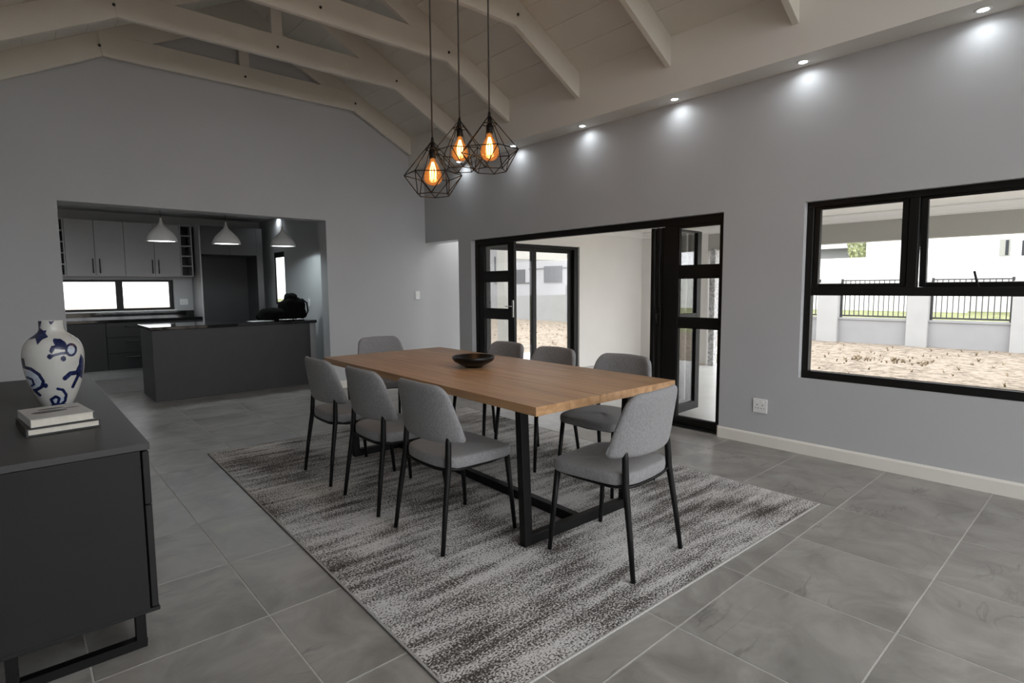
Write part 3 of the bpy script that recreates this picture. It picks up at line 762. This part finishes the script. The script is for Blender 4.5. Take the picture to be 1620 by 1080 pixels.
# fridge housing
t = thing('fridge_housing', 'tall dark fridge housing with empty recess', 'cabinet', (2.335, 10.28, 0))
FW, FH = 1.0, 2.42
CAB_T = mat('dark_tall_board', (0.07, 0.07, 0.072), 0.5, nscale=6, namp=.05)
obj('side_panel', MB().box(0, 0, 0, .02, .61, FH), CAB_L, t, label='side panel coloured pale for the window light on it'); obj('side_panel', MB().box(FW - .10, 0, 0, FW, .61, FH), CAB_T, t)  # left panel takes the pale board to paint in light from the window
obj('back_panel', MB().box(.02, .59, 0, FW - .10, .61, 1.95), CAB_P, t)
obj('top_box', MB().box(.02, .02, 1.95, FW - .10, .61, FH), CAB_T, t)
for q0, q1 in ((.022, .458), (.462, .898)): obj('door', MB().box(q0, 0, 1.952, q1, .018, FH), CAB_T, t, bevel=.002, seg=1)
# peninsula
t = thing('kitchen_peninsula', 'graphite grey kitchen peninsula facing the dining room', 'peninsula', (1.215, 7.85, 0))
PW = 1.94
obj('front_panel', MB().box(0, 0, 0.001, PW, .022, .878), CAB_P, t, bevel=.002, seg=1)
obj('end_panel', MB().box(0, .022, 0.001, .022, .82, .878), CAB_P, t)
obj('carcass', MB().box(.022, .024, .12, PW, .80, .878), CAB_D, t)
obj('end_panel', MB().box(PW, .02, .001, PW + .09, .80, .878), CAB_L, t, label='pale end panel')
obj('shelf_rail', MB().box(.022, .70, .02, PW, .72, .12), KICK, t)
t = thing('peninsula_worktop', 'black polished granite top of the kitchen peninsula', 'worktop', (1.195, 7.825, .88))
obj('slab', MB().box(0, 0, 0, 2.055, .88, .04), GRANITE, t, bevel=.003, seg=1)
# black bag on the peninsula
def lump(cx, cy, cz, rx, ry, rz, seed, pw=2.6, amp=0.16, nu=28, nv=16):
    vs = []; fs = []
    for i in range(nv + 1):
        ph = -pi / 2 + pi * i / nv
        for k in range(nu):
            th = 2 * pi * k / nu
            dx, dy, dz = cos(ph) * cos(th), cos(ph) * sin(th), sin(ph)
            L_ = (abs(dx) ** pw + abs(dy) ** pw + abs(dz) ** pw) ** (-1 / pw)
            n_ = noise.noise(Vector((dx * 1.7 + seed, dy * 1.7, dz * 1.7))) * amp + noise.noise(Vector((dx * 5 + seed, dy * 5, dz * 5))) * amp * .35
            L_ *= (1 + n_)
            vs.append((cx + rx * dx * L_, cy + ry * dy * L_, max(0.0, cz + rz * dz * L_)))
    for i in range(nv):
        for k in range(nu):
            k2 = (k + 1) % nu; fs.append((i * nu + k, i * nu + k2, (i + 1) * nu + k2, (i + 1) * nu + k))
    return MB().add(vs, fs, True)
t = thing('black_bag', 'slumped black fabric bag on the peninsula worktop', 'bag', (2.93, 8.22, .921))
obj('main_pouch', lump(0.12, 0, .15, .19, .14, .17, 3.1), BAG_M, t)
obj('soft_pouch', lump(-0.14, 0.02, .075, .22, .15, .10, 8.4), BAG_M, t)
obj('top_flap', lump(0.10, 0.0, .31, .085, .10, .075, 5.2), BAG_M, t)
obj('strap', MB().tube([(0.24, -.06, .30), (0.30, -.1, .24), (.31, -.11, .12), (.26, -.12, .03)], .012, 8), BAG_M, t)
for k, (px, py, sx_, sy_, rz_, lab) in enumerate(((2.56, 8.10, .30, .20, .15, 'flat white paper sheet left of the black bag'), (2.88, 8.02, .18, .10, -.3, 'crumpled white paper in front of the black bag'), (3.06, 8.00, .13, .09, .4, 'small white paper at the right in front of the black bag'))):
    p = MB(); n_ = 8; vs = []
    for i in range(n_ + 1):
        for j in range(n_ + 1):
            u_, v_ = i / n_ - .5, j / n_ - .5
            zz = .003 + (0.004 if k == 0 else .022) * (0.5 + 0.5 * noise.noise(Vector((u_ * 4 + k * 3, v_ * 4, 0))))
            vs.append((u_ * sx_, v_ * sy_, zz))
    fs = [(i * (n_ + 1) + j, (i + 1) * (n_ + 1) + j, (i + 1) * (n_ + 1) + j + 1, i * (n_ + 1) + j + 1) for i in range(n_) for j in range(n_)]
    o = obj('paper_sheet', p.add(vs, fs), PAPER, None, (px, py, .9205)); o.rotation_euler.z = rz_
    so = o.modifiers.new('solid', 'SOLIDIFY'); so.thickness = .001
    tag(o, lab, 'paper', 'papers on the peninsula')
# kitchen pendants
prof = [(0.006, .30), (0.012, .285), (0.016, .25), (0.030, .215), (0.060, .18), (.100, .14), (.140, .095), (.165, .05), (.176, .015), (.178, 0.0)]
inner = [(r - .004 if r > .02 else .008, z - .003) for r, z in prof[3:]][::-1]
shade = MB().lathe(prof + [(.178, 0), (.174, 0)] + inner, 36).mesh('lamp_shade')
KP = [(1.46, 'leftmost white bell pendant above the peninsula'), (2.225, 'middle white bell pendant above the peninsula'), (2.985, 'rightmost white bell pendant by the kitchen side wall')]
for px, lab in KP:
    t = thing('kitchen_pendant', lab, 'pendant lamp', (px, 8.3, 1.985), group='white bell pendants over the peninsula')
    obj('lamp_shade', shade, LAMP_W, t)
    obj('diffuser', MB().lathe([(0.0, .012), (.166, .012), (.166, .008), (0, .008)], 32), KLAMP_EM, t)
    obj('cord', MB().tube([(0, 0, .29), (0, 0, KZ - 1.985 - .02)], .0035, 6), CORD_M, t)
    obj('ceiling_rose', MB().lathe([(0, KZ - 1.985 - .03), (.04, KZ - 1.985 - .03), (.05, KZ - 1.985 - .001)], 20), LAMP_W, t)
    light('lamp_glow', 'SPOT', KITCHEN_BULB_W, (0, 0, .004), (0.82, 0.96, 1.0), t, spot_size=radians(164), spot_blend=0.15, shadow_soft_size=.03)

# ------------------------------------------------------------------ downlights
def downlight(x, y, z, lab, watt, grp, blend=1.0, size=150):
    t = thing('downlight', lab, 'downlight', (x, y, z), group=grp)
    obj('trim_ring', MB().lathe([(.030, -.004), (.036, -.006), (.044, -.004), (.046, -.0005), (.030, -.0005)], 28), PLASTIC, t)
    obj('lens', MB().lathe([(0.0, -.0035), (.030, -.0035), (.030, -.001), (0, -.001)], 24), DOWN_EM, t)
    light('spot', 'AREA', watt, (0, 0, -.007), (0.90, 0.96, 1.0), t, shape='DISK', size=.05, spread=radians(150))
DL = [(0.742, 'ceiling downlight nearest the camera at the top right'), (1.794, 'second downlight from the right along the wall bulkhead'), (2.895, 'third downlight from the right along the wall bulkhead'),
      (3.991, 'fourth downlight from the right along the wall bulkhead'), (5.078, 'fifth downlight, just right of the caged pendants'), (6.17, 'farthest downlight, seen behind the caged pendants')]
for y, lab in DL: downlight(4.605, y, ZC, lab, DOWNLIGHT_W, 'downlights along the right bulkhead')
downlight(3.44, 9.9, KZ, 'kitchen ceiling downlight above the narrow window', 0.5, 'kitchen downlights')

# ------------------------------------------------------------------ rug
RC, RR = (2.405, 3.15), -radians(1.7)
RW, RL, RH = 2.655, 3.735, 0.010
t = thing('area_rug', 'large distressed grey and white rug under the dining table', 'rug', (RC[0], RC[1], 0.0005), RR)
nx_, ny_ = 200, 280; vs = []; fs = []
for j in range(ny_ + 1):
    for i in range(nx_ + 1):
        x, y = (i / nx_ - .5) * RW, (j / ny_ - .5) * RL
        e_ = 1.0 if 0 < i < nx_ and 0 < j < ny_ else 0.0
        vs.append((x, y, RH - .002 + e_ * random.uniform(-.0015, .002)))
for j in range(ny_):
    for i in range(nx_):
        k = j * (nx_ + 1) + i; fs.append((k, k + 1, k + nx_ + 2, k + nx_ + 1))
pile = obj('pile', MB().add(vs, fs, True).mesh('pile'), RUG, t)
bd = MB(); e_ = .009
bd.box(-RW / 2 - e_, -RL / 2 - e_, 0, RW / 2 + e_, -RL / 2, RH).box(-RW / 2 - e_, RL / 2, 0, RW / 2 + e_, RL / 2 + e_, RH)
bd.box(-RW / 2 - e_, -RL / 2, 0, -RW / 2, RL / 2, RH).box(RW / 2, -RL / 2, 0, RW / 2 + e_, RL / 2, RH)
obj('binding', bd, RUG_EDGE, t, bevel=.003, seg=1)
obj('backing', MB().box(-RW / 2, -RL / 2, 0, RW / 2, RL / 2, .004), RUG_EDGE, t)
FZ = RH + .0022

# ------------------------------------------------------------------ dining table
TC, TR = (2.43, 3.14), -radians(1.7)
TW, TL, TZ = 1.145, 2.60, 0.80
t = thing('dining_table', 'oak-topped dining table on black steel frame legs', 'table', (TC[0], TC[1], 0), TR)
NP = 5
top = bpy.data.objects.new('table_top', None); COL.objects.link(top); top.parent = t
for k in range(NP):
    a = -TW / 2 + k * TW / NP; b = a + TW / NP
    obj('plank', MB().box(a + .0002, -TL / 2, TZ - .045, b - .0002, TL / 2, TZ), OAK, top, bevel=.0012, seg=1)
OFF = -0.053
y_n, y_f = -1.095, 0.98
for yy in (y_n, y_f):
    fm = bpy.data.objects.new('leg_frame', None); COL.objects.link(fm); fm.parent = t
    for s_ in (-1, 1):
        xo_t, xo_b = OFF + s_ * .432, OFF + s_ * .402
        hw = .027
        lg = MB()
        lg.add([(xo_b - hw, yy - .022, FZ), (xo_b + hw, yy - .022, FZ), (xo_b + hw, yy + .022, FZ), (xo_b - hw, yy + .022, FZ),
                (xo_t - hw, yy - .022, TZ - .051), (xo_t + hw, yy - .022, TZ - .051), (xo_t + hw, yy + .022, TZ - .051), (xo_t - hw, yy + .022, TZ - .051)],
               [(0, 3, 2, 1), (4, 5, 6, 7), (0, 1, 5, 4), (1, 2, 6, 5), (2, 3, 7, 6), (3, 0, 4, 7)])
        obj('leg', lg, STEEL_BLACK, fm, bevel=.003, seg=2)
    obj('foot_bar', MB().box(OFF - .38, yy - .022, FZ, OFF + .38, yy + .022, FZ + .055), STEEL_BLACK, fm, bevel=.003)
    obj('top_plate', MB().box(OFF - .47, yy - .05, TZ - .051, OFF + .47, yy + .05, TZ - .045), STEEL_BLACK, fm)
obj('stretcher', MB().box(OFF - .025, y_n + .022, FZ, OFF + .025, y_f - .022, FZ + .055), STEEL_BLACK, t, bevel=.003)
# bowl
bo = MB().lathe([(0, .004), (.045, .004), (.055, 0), (.062, .0), (.066, .008), (.105, .026), (.140, .046), (.152, .064), (.153, .078), (.149, .080), (.143, .074), (.110, .045), (.06, .018), (0, .014)], 48)
t = tag(obj('bowl', bo, BOWL_M, None, (2.435, 3.125, TZ + .0005)), 'wide shallow black bowl in the middle of the oak table', 'bowl')

# ------------------------------------------------------------------ dining chairs
def seat_mesh():
    n = 48; rings = [(0.0, .424), (.5, .423), (.93, .423), (.985, .426), (1.0, .434), (1.003, .455), (1.0, .475), (.985, .484), (.94, .4885), (.6, .4915), (.3, .4925), (0.0, .493)]
    vs = []; fs = []
    for s_, z in rings:
        for k in range(n):
            th = 2 * pi * k / n; c_, q_ = cos(th), sin(th); p = 6.0
            L_ = (abs(c_) ** p + abs(q_) ** p) ** (-1 / p)
            x, y = c_ * L_, q_ * L_
            hw = 0.236 + 0.010 * y
            Y = 0.028 + 0.236 * y - 0.012 * (1 - y) * 0
            if y < 0: Y += -0.0 + 0.02 * abs(x) ** 2 * (-y)
            zz = z - (0.012 * max(0, y) ** 3 if z > .46 else 0)
            vs.append((s_ * hw * x, .028 + s_ * (Y - .028), zz))
    m = len(rings)
    for i in range(m - 1):
        for k in range(n):
            k2 = (k + 1) % n; fs.append((i * n + k, i * n + k2, (i + 1) * n + k2, (i + 1) * n + k))
    return MB().add(vs, fs, True).mesh('seat')
def back_mesh():
    nu, nw = 26, 14; zb, zt = .565, .872; T = .044
    def surf(u, w_):
        # u in -1..1, w_ 0..1 ; rounded outline
        xn = abs(u)
        rt = .25; rb = .10
        tt = max(0, (xn - (1 - rt)) / rt); tb = max(0, (xn - (1 - rb)) / rb)
        ztop = zt - .062 * (1 - sqrt(max(0, 1 - tt * tt))) - 0.006 * xn
        zbot = zb + .022 * (1 - sqrt(max(0, 1 - tb * tb))) - 0.008 * (1 - xn * xn)
        z = zbot + (ztop - zbot) * w_
        g = (z - zb) / (zt - zb)
        hw = .276 + (.214 - .276) * g + .004 * sin(pi * g)
        x = u * hw
        y = -(.208 + .046 * g) + (.098 + (.045 - .098) * g) * abs(u) ** 2.6
        return Vector((x, y, z))
    F = []; B = []
    for i in range(nu + 1):
        u = -1 + 2 * i / nu
        u = sin(u * pi / 2) * .55 + u * .45
        for j in range(nw + 1):
            w_ = j / nw; w_ = .5 - .5 * cos(pi * w_) * .6 + (w_ - .5) * .4 if 0 < j < nw else w_
            w_ = min(1, max(0, w_))
            p = surf(u, w_); e = 1e-3
            du = surf(min(1, u + e), w_) - surf(max(-1, u - e), w_)
            dw = Vector((0, -.16, 1))
            n = dw.cross(du); n.normalize()
            eu = 1 - abs(u) ** 10; ew = 1 - abs(2 * w_ - 1) ** 8
            th = T / 2 * (0.25 + .75 * sqrt(max(0, min(eu, ew))))
            F.append(p + n * -th); B.append(p + n * th)
    m = nw + 1; vs = F + B; o = len(F); fs = []
    for i in range(nu):
        for j in range(nw):
            a = i * m + j
            fs.append((a, a + m, a + m + 1, a + 1)); fs.append((o + a, o + a + 1, o + a + m + 1, o + a + m))
    for i in range(nu):
        a = i * m; fs.append((a, o + a, o + a + m, a + m)); a = i * m + nw; fs.append((a, a + m, o + a + m, o + a))
    for j in range(nw):
        a = j; fs.append((a, a + 1, o + a + 1, o + a)); a = nu * m + j; fs.append((a, o + a, o + a + 1, a + 1))
    return MB().add(vs, fs, True).mesh('backrest')
def make_chair(label):
    t = thing('dining_chair', label, 'chair', group='grey upholstered dining chairs')
    s = obj('seat', seat_mesh(), FABRIC, t)
    b = obj('backrest', back_mesh(), FABRIC, t)
    for o in (s, b):
        sm = o.modifiers.new('subsurf', 'SUBSURF'); sm.levels = 1; sm.render_levels = 1
    for sx in (-1, 1):
        pts = [(sx * .233, -.2475, 0), (sx * .222, -.222, .20), (sx * .211, -.194, .39), (sx * .208, -.187, .435), (sx * .206, -.185, .475), (sx * .202, -.180, .56), (sx * .200, -.178, .61)]
        obj('leg', MB().tube(pts, [.0115, .0138, .016, .0165, .0165, .0155, .012], 10), STEEL_BLACK, t)
        obj('leg', MB().tube([(sx * .232, .2475, 0), (sx * .222, .228, .22), (sx * .212, .208, .435)], [.0115, .0138, .016], 10), STEEL_BLACK, t)
    fr = MB().tube([(-.208, -.187, .425), (-.10, -.19, .413), (0, -.191, .411), (.10, -.19, .413), (.208, -.187, .425)], .009, 8)
    for sx in (-1, 1): fr.tube([(sx * .208, -.187, .43), (sx * .205, -.1, .413), (sx * .205, .1, .413), (sx * .212, .208, .425)], .009, 8)
    fr.tube([(-.212, .208, .425), (0, .208, .413), (.212, .208, .425)], .009, 8)
    obj('seat_frame', fr, STEEL_BLACK, t)
    return t
G = 'grey upholstered dining chairs'
chair = make_chair('grey dining chair on the left side, nearest the camera')
chair.location = (1.793, 2.49, FZ); chair.rotation_euler.z = -pi / 2
for x, y, rz, lab in ((1.795, 3.15, -pi / 2 - .02, 'grey dining chair in the middle of the left side'),
                      (1.80, 3.83, -pi / 2 - .02, 'grey dining chair on the left side, nearest the kitchen'),
                      (3.03, 2.40, pi / 2 + .04, 'grey dining chair on the door side, beside the near table corner'),
                      (3.03, 3.09, pi / 2, 'grey dining chair in the middle of the door side'),
                      (3.05, 3.70, pi / 2 - .03, 'grey dining chair on the door side, farthest from the camera'),
                      (2.256, 1.722, .085, 'grey dining chair at the near head of the table'),
                      (2.72, 4.83, pi - .03, 'grey dining chair at the far head of the table')):
    dup(chair, (x, y, FZ), rz, lab, G)

# ------------------------------------------------------------------ caged pendants over the table
def cam_point(u, v, depth):
    d_ = _fw + _rr * ((u - CX) / F_PX) - _uu * ((v - CY) / F_PX)
    return Vector((0, 0, CAM_H)) + d_ * depth
def cage_mesh(rot):
    R, r2, zt, zm, zb, n = .196, .114, 0.0, -.232, -.362, 6
    top = Vector((0, 0, zt)); M1 = [Vector((R * cos(rot + 2 * pi * k / n), R * sin(rot + 2 * pi * k / n), zm)) for k in range(n)]
    B1 = [Vector((r2 * cos(rot + 2 * pi * (k + .5) / n), r2 * sin(rot + 2 * pi * (k + .5) / n), zb)) for k in range(n)]
    C1 = [top.lerp(p, .26) for p in M1]
    m = MB(); w_ = .0032
    for k in range(n):
        k2 = (k + 1) % n
        m.tube([top, M1[k]], w_, 6).tube([M1[k], M1[k2]], w_, 6).tube([B1[k], B1[k2]], w_, 6)
        m.tube([M1[k], B1[k]], w_, 6).tube([M1[k], B1[k - 1]], w_, 6).tube([C1[k], C1[k2]], w_, 6)
    return m
RZ = z_brd(2.4) - 0.02
for (u, v, dp, rot, lab) in ((684, 222, 3.75, .35, 'caged filament pendant hanging lowest, at the left'),
                             (774, 182, 3.70, .1, 'caged filament pendant hanging highest, at the right'),
                             (727, 190, 4.14, .6, 'caged filament pendant in the middle, behind the other two')):
    p = cam_point(u, v, dp)
    t = thing('cage_pendant', lab, 'pendant lamp', p, group='wire cage pendants over the table')
    obj('cage', cage_mesh(rot), CAGE_M, t)
    obj('lamp_holder', MB().lathe([(0, .02), (.007, .02), (.010, 0.0), (.013, -.05), (.016, -.062), (.022, -.066), (.0225, -.118), (.019, -.122), (0, -.122)], 20), CAGE_M, t)
    bprof = [(.013, -.118), (.016, -.132), (.026, -.152), (.042, -.180), (.056, -.212), (.0615, -.240), (.058, -.264), (.045, -.283), (.025, -.294), (0.001, -.297)]
    obj('bulb', MB().lathe(bprof, 28), BULB, t, label='amber glass bulb')
    fl = MB()
    for k in range(6):
        a_ = 2 * pi * k / 6
        fl.tube([(.006 * cos(a_), .006 * sin(a_), -.145), (.022 * cos(a_), .022 * sin(a_), -.20), (.016 * cos(a_), .016 * sin(a_), -.258)], .0028, 5)
    obj('filament', fl, FILAMENT, t)
    zc_ = z_brd(p.x) - p.z
    obj('cord', MB().tube([(0, 0, .015), (0, 0, zc_ - .03)], .0055, 8), CORD_M, t)
    obj('ceiling_rose', MB().lathe([(0, zc_ - .07), (.035, zc_ - .07), (.05, zc_ - .05), (.052, zc_ + .03)], 24), CAGE_M, t)
    light('bulb_glow', 'POINT', BULB_W, (0, 0, -.22), (1.0, 0.62, 0.28), t, shadow_soft_size=.03)

# ------------------------------------------------------------------ sideboard
SBX0, SBX1, SBY0, SBY1 = -0.15, 0.345, 2.42, 4.71
t = thing('sideboard', 'long charcoal sideboard on black sled legs by the left wall', 'sideboard', (SBX0, SBY0, 0))
SW, SD = SBX1 - SBX0, SBY1 - SBY0
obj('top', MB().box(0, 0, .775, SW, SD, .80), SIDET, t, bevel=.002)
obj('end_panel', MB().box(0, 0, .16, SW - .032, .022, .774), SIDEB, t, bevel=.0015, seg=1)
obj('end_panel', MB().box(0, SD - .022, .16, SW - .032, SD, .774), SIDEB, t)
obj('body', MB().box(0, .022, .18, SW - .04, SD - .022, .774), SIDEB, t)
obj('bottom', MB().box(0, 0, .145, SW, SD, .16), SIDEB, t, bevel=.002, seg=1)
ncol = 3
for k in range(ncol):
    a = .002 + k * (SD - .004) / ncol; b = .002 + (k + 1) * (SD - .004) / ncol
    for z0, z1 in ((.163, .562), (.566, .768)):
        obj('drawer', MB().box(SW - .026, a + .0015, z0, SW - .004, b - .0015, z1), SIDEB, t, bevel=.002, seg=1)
for yy in (.03, SD - .07):
    lg = MB(); q = .034
    lg.box(.045, yy, 0.001, SW - .045, yy + .04, q).box(.045, yy, q, .045 + q, yy + .04, .145).box(SW - .045 - q, yy, q, SW - .045, yy + .04, .145)
    obj('sled_leg', lg, STEEL_BLACK, t, bevel=.002)

# vase
VC = (0.128, 3.53); VH = .425
vp = [(.070, 0.0), (.078, .006), (.096, .035), (.116, .075), (.133, .119), (.145, .16), (.153, .205), (.156, .25), (.155, .27), (.147, .30), (.129, .327), (.100, .348), (.078, .36), (.066, .368), (.061, .385), (.062, .425)]
vp = [(r_ * .785, z_) for r_, z_ in vp]
def vr(z):
    for (r0, z0), (r1, z1) in zip(vp, vp[1:]):
        if z0 <= z <= z1:
            # smooth interpolation
            return r0 + (r1 - r0) * (z - z0) / (z1 - z0)
    return vp[-1][0]
fine = []
for i in range(81):
    z = VH * i / 80
    r_ = (vr(max(0, z - .012)) + vr(z) * 2 + vr(min(VH, z + .012))) / 4
    fine.append((r_, z))
def vrs(z):
    f_ = min(79.999, max(0, z / VH * 80)); i = int(f_); q = f_ - i
    return fine[i][0] * (1 - q) + fine[i + 1][0] * q
t = thing('vase', 'large white ceramic vase with blue floral motifs on the sideboard', 'vase', (VC[0], VC[1], .8005))
obj('body', MB().lathe([(0, 0.0)] + fine + [(.0455, .425), (.044, .40), (.044, .38), (.0, .36)], 64), CERAM, t)
polys = [[(270, 125), (325, 122), (310, 170), (330, 185), (355, 185), (345, 205), (360, 230), (320, 245), (285, 278), (275, 235), (220, 248), (270, 205), (275, 160)],
         [(370, 125), (410, 122), (385, 150)],
         [(395, 240), (440, 245), (470, 265), (485, 300), (460, 320), (400, 310), (372, 345), (360, 320), (375, 290), (400, 285), (388, 255)],
         [(575, 360), (592, 400), (590, 450), (572, 548), (552, 520), (530, 512), (535, 465), (555, 435), (560, 400)]]
circ = lambda cx, cy, rx, ry: [(cx + rx * cos(2 * pi * k / 20), cy + ry * sin(2 * pi * k / 20)) for k in range(21)]
strokes = [(circ(508, 325, 34, 38), 13), ([(355, 362), (400, 350), (450, 342), (480, 345)], 14), ([(360, 360), (361, 361)], 26), ([(450, 380), (451, 381)], 28),
           ([(555, 490), (490, 490), (450, 520)], 24), ([(550, 505), (520, 555), (500, 590)], 17),
           ([(180, 380), (185, 430), (230, 440), (280, 480), (305, 530), (290, 570), (250, 592)], 17), ([(200, 500), (232, 515), (242, 550), (225, 562)], 12), ([(240, 592), (275, 630)], 15), ([(315, 560), (316, 561)], 26),
           ([(395, 590), (430, 602), (450, 640), (440, 688), (410, 708), (360, 702), (346, 665), (378, 645), (402, 662), (392, 690)], 15), ([(350, 712), (440, 714)], 12), ([(180, 380), (172, 410)], 16)]  # short stroke at the foot paints in the shadow under the vase
light_polys = [circ(508, 325, 30, 34), [(190, 455), (240, 450), (285, 500), (295, 540), (270, 580), (225, 580), (200, 520)], circ(400, 672, 40, 26)]
def inpoly(x, y, P):
    r_ = False; j = len(P) - 1
    for i in range(len(P)):
        if (P[i][1] > y) != (P[j][1] > y) and x < (P[j][0] - P[i][0]) * (y - P[i][1]) / (P[j][1] - P[i][1]) + P[i][0]: r_ = not r_
        j = i
    return r_
def segd(x, y, a, b):
    dx, dy = b[0] - a[0], b[1] - a[1]; l2 = dx * dx + dy * dy
    q = 0 if l2 == 0 else max(0, min(1, ((x - a[0]) * dx + (y - a[1]) * dy) / l2))
    return sqrt((x - a[0] - q * dx) ** 2 + (y - a[1] - q * dy) ** 2)
dark = MB(); pale = MB(); NT, NZ = 150, 230
PXM = 0.0025
for k in range(NZ):
    z0, z1 = VH * k / NZ, VH * (k + 1) / NZ; zm = (z0 + z1) / 2
    yy = (642 - zm / VH * 135.5 - 480) * 4.5
    for i in range(NT):
        th0, th1 = -pi / 2 + pi * i / NT, -pi / 2 + pi * (i + 1) / NT
        r_ = vrs(zm); xx = (86 + r_ * sin((th0 + th1) / 2) / PXM) * 4.5
        hit = any(inpoly(xx, yy, P) for P in polys) or any(any(segd(xx, yy, a, b) < w_ * .66 for a, b in zip(S, S[1:])) for S, w_ in strokes)
        lite = (not hit) and any(inpoly(xx, yy, P) for P in light_polys)
        if not (hit or lite): continue
        for rot in (0, pi):
            def PT(th, z):
                q = vrs(z) + .0006; return (q * sin(th + rot), -q * cos(th + rot), z)
            (dark if hit else pale).add([PT(th0, z0), PT(th1, z0), PT(th1, z1), PT(th0, z1)], [(0, 1, 2, 3)], True)
o1 = obj('blue_motif', dark, COBALT, t, label='cobalt blue painted flowers and leaves, plus painted shadow at the foot'); o1['kind'] = 'stuff'; o1.rotation_euler.z = -.036
o2 = obj('pale_motif', pale, PALE_BLUE, t, label='pale blue wash inside the motifs'); o2['kind'] = 'stuff'; o2.rotation_euler.z = -.036

# books
t = thing('book', 'black covered book lying under the white book', 'book', (0.105, 2.985, .8005), .10)
bw, bl = .238, .29
def book(t, w_, l_, h_, cm, c_=.0065):
    obj('cover', MB().box(-w_ / 2, -l_ / 2, 0, w_ / 2, l_ / 2, c_).box(-w_ / 2, -l_ / 2, h_ - c_, w_ / 2, l_ / 2, h_).box(-w_ / 2, -l_ / 2, c_, -w_ / 2 + c_, l_ / 2, h_ - c_), cm, t, bevel=.001, seg=1)
    obj('pages', MB().box(-w_ / 2 + c_, -l_ / 2 + .006, c_, w_ / 2 - .005, l_ / 2 - .006, h_ - c_), PAGES, t)
book(t, bw, bl, .034, COVER_B)
t = thing('book', 'white covered book on top of the black book', 'book', (0.100, 2.985, .8355), .13)
book(t, .206, .285, .032, COVER_W, .002)
pr = MB()
for cx_, cy_, rx_, ry_ in ((-.02, .0, .06, .028), (-.005, .065, .045, .018), (.06, .035, .03, .010)):
    n_ = 20; pr.add([(cx_ + rx_ * cos(2 * pi * k / n_), cy_ + ry_ * sin(2 * pi * k / n_), .0324) for k in range(n_)], [tuple(range(n_))])
obj('cover_print', pr, INK, t, label='grey smudged picture on the cover')

# ------------------------------------------------------------------ switches and sockets
def plate(name, lab, cat, loc, rz, w_, h_, kind):
    t = thing(name, lab, cat, loc, rz)
    obj('plate', MB().box(-w_ / 2, -.009, -h_ / 2, w_ / 2, 0, h_ / 2), PLASTIC, t, bevel=.003)
    if kind == 'switch':
        obj('rocker', MB().box(-w_ * .3, -.013, -h_ * .1, -.002, -.009, h_ * .22), PLASTIC, t, bevel=.001, seg=1); obj('rocker', MB().box(.002, -.013, -h_ * .1, w_ * .3, -.009, h_ * .22), PLASTIC, t, bevel=.001, seg=1)
    else:
        for sx in (-1, 1):
            for hx, hz, r_ in ((0, .016, .0045), (-.011, -.012, .0038), (.011, -.012, .0038)):
                h = MB().lathe([(0, 0), (r_, 0), (r_, .002), (0, .002)], 12); h.v = [(x + sx * .024 + hx, -.0095 - z, y + hz - .008) for x, y, z in h.v]
                obj('pin_hole', h, PLASTIC_D, t)
            obj('rocker', MB().box(sx * .024 - .008, -.013, .030, sx * .024 + .008, -.009, .044), PLASTIC, t)
    return t
plate('light_switch', 'white light switch on the far wall near the passage', 'light switch', (4.562, WY, 1.258), 0, .075, .12, 'switch')
plate('power_socket', 'white double wall socket beneath the window corner', 'socket', (WX, 2.083, .341), -pi / 2, .12, .12, 'socket')
plate('kitchen_switch', 'white switch on the kitchen side wall above the peninsula', 'light switch', (KX, 8.68, 1.15), -pi / 2, .075, .12, 'switch')
plate('kitchen_socket', 'white socket on the kitchen back wall beside the strip window', 'socket', (2.19, KY, 1.16), 0, .12, .10, 'socket')
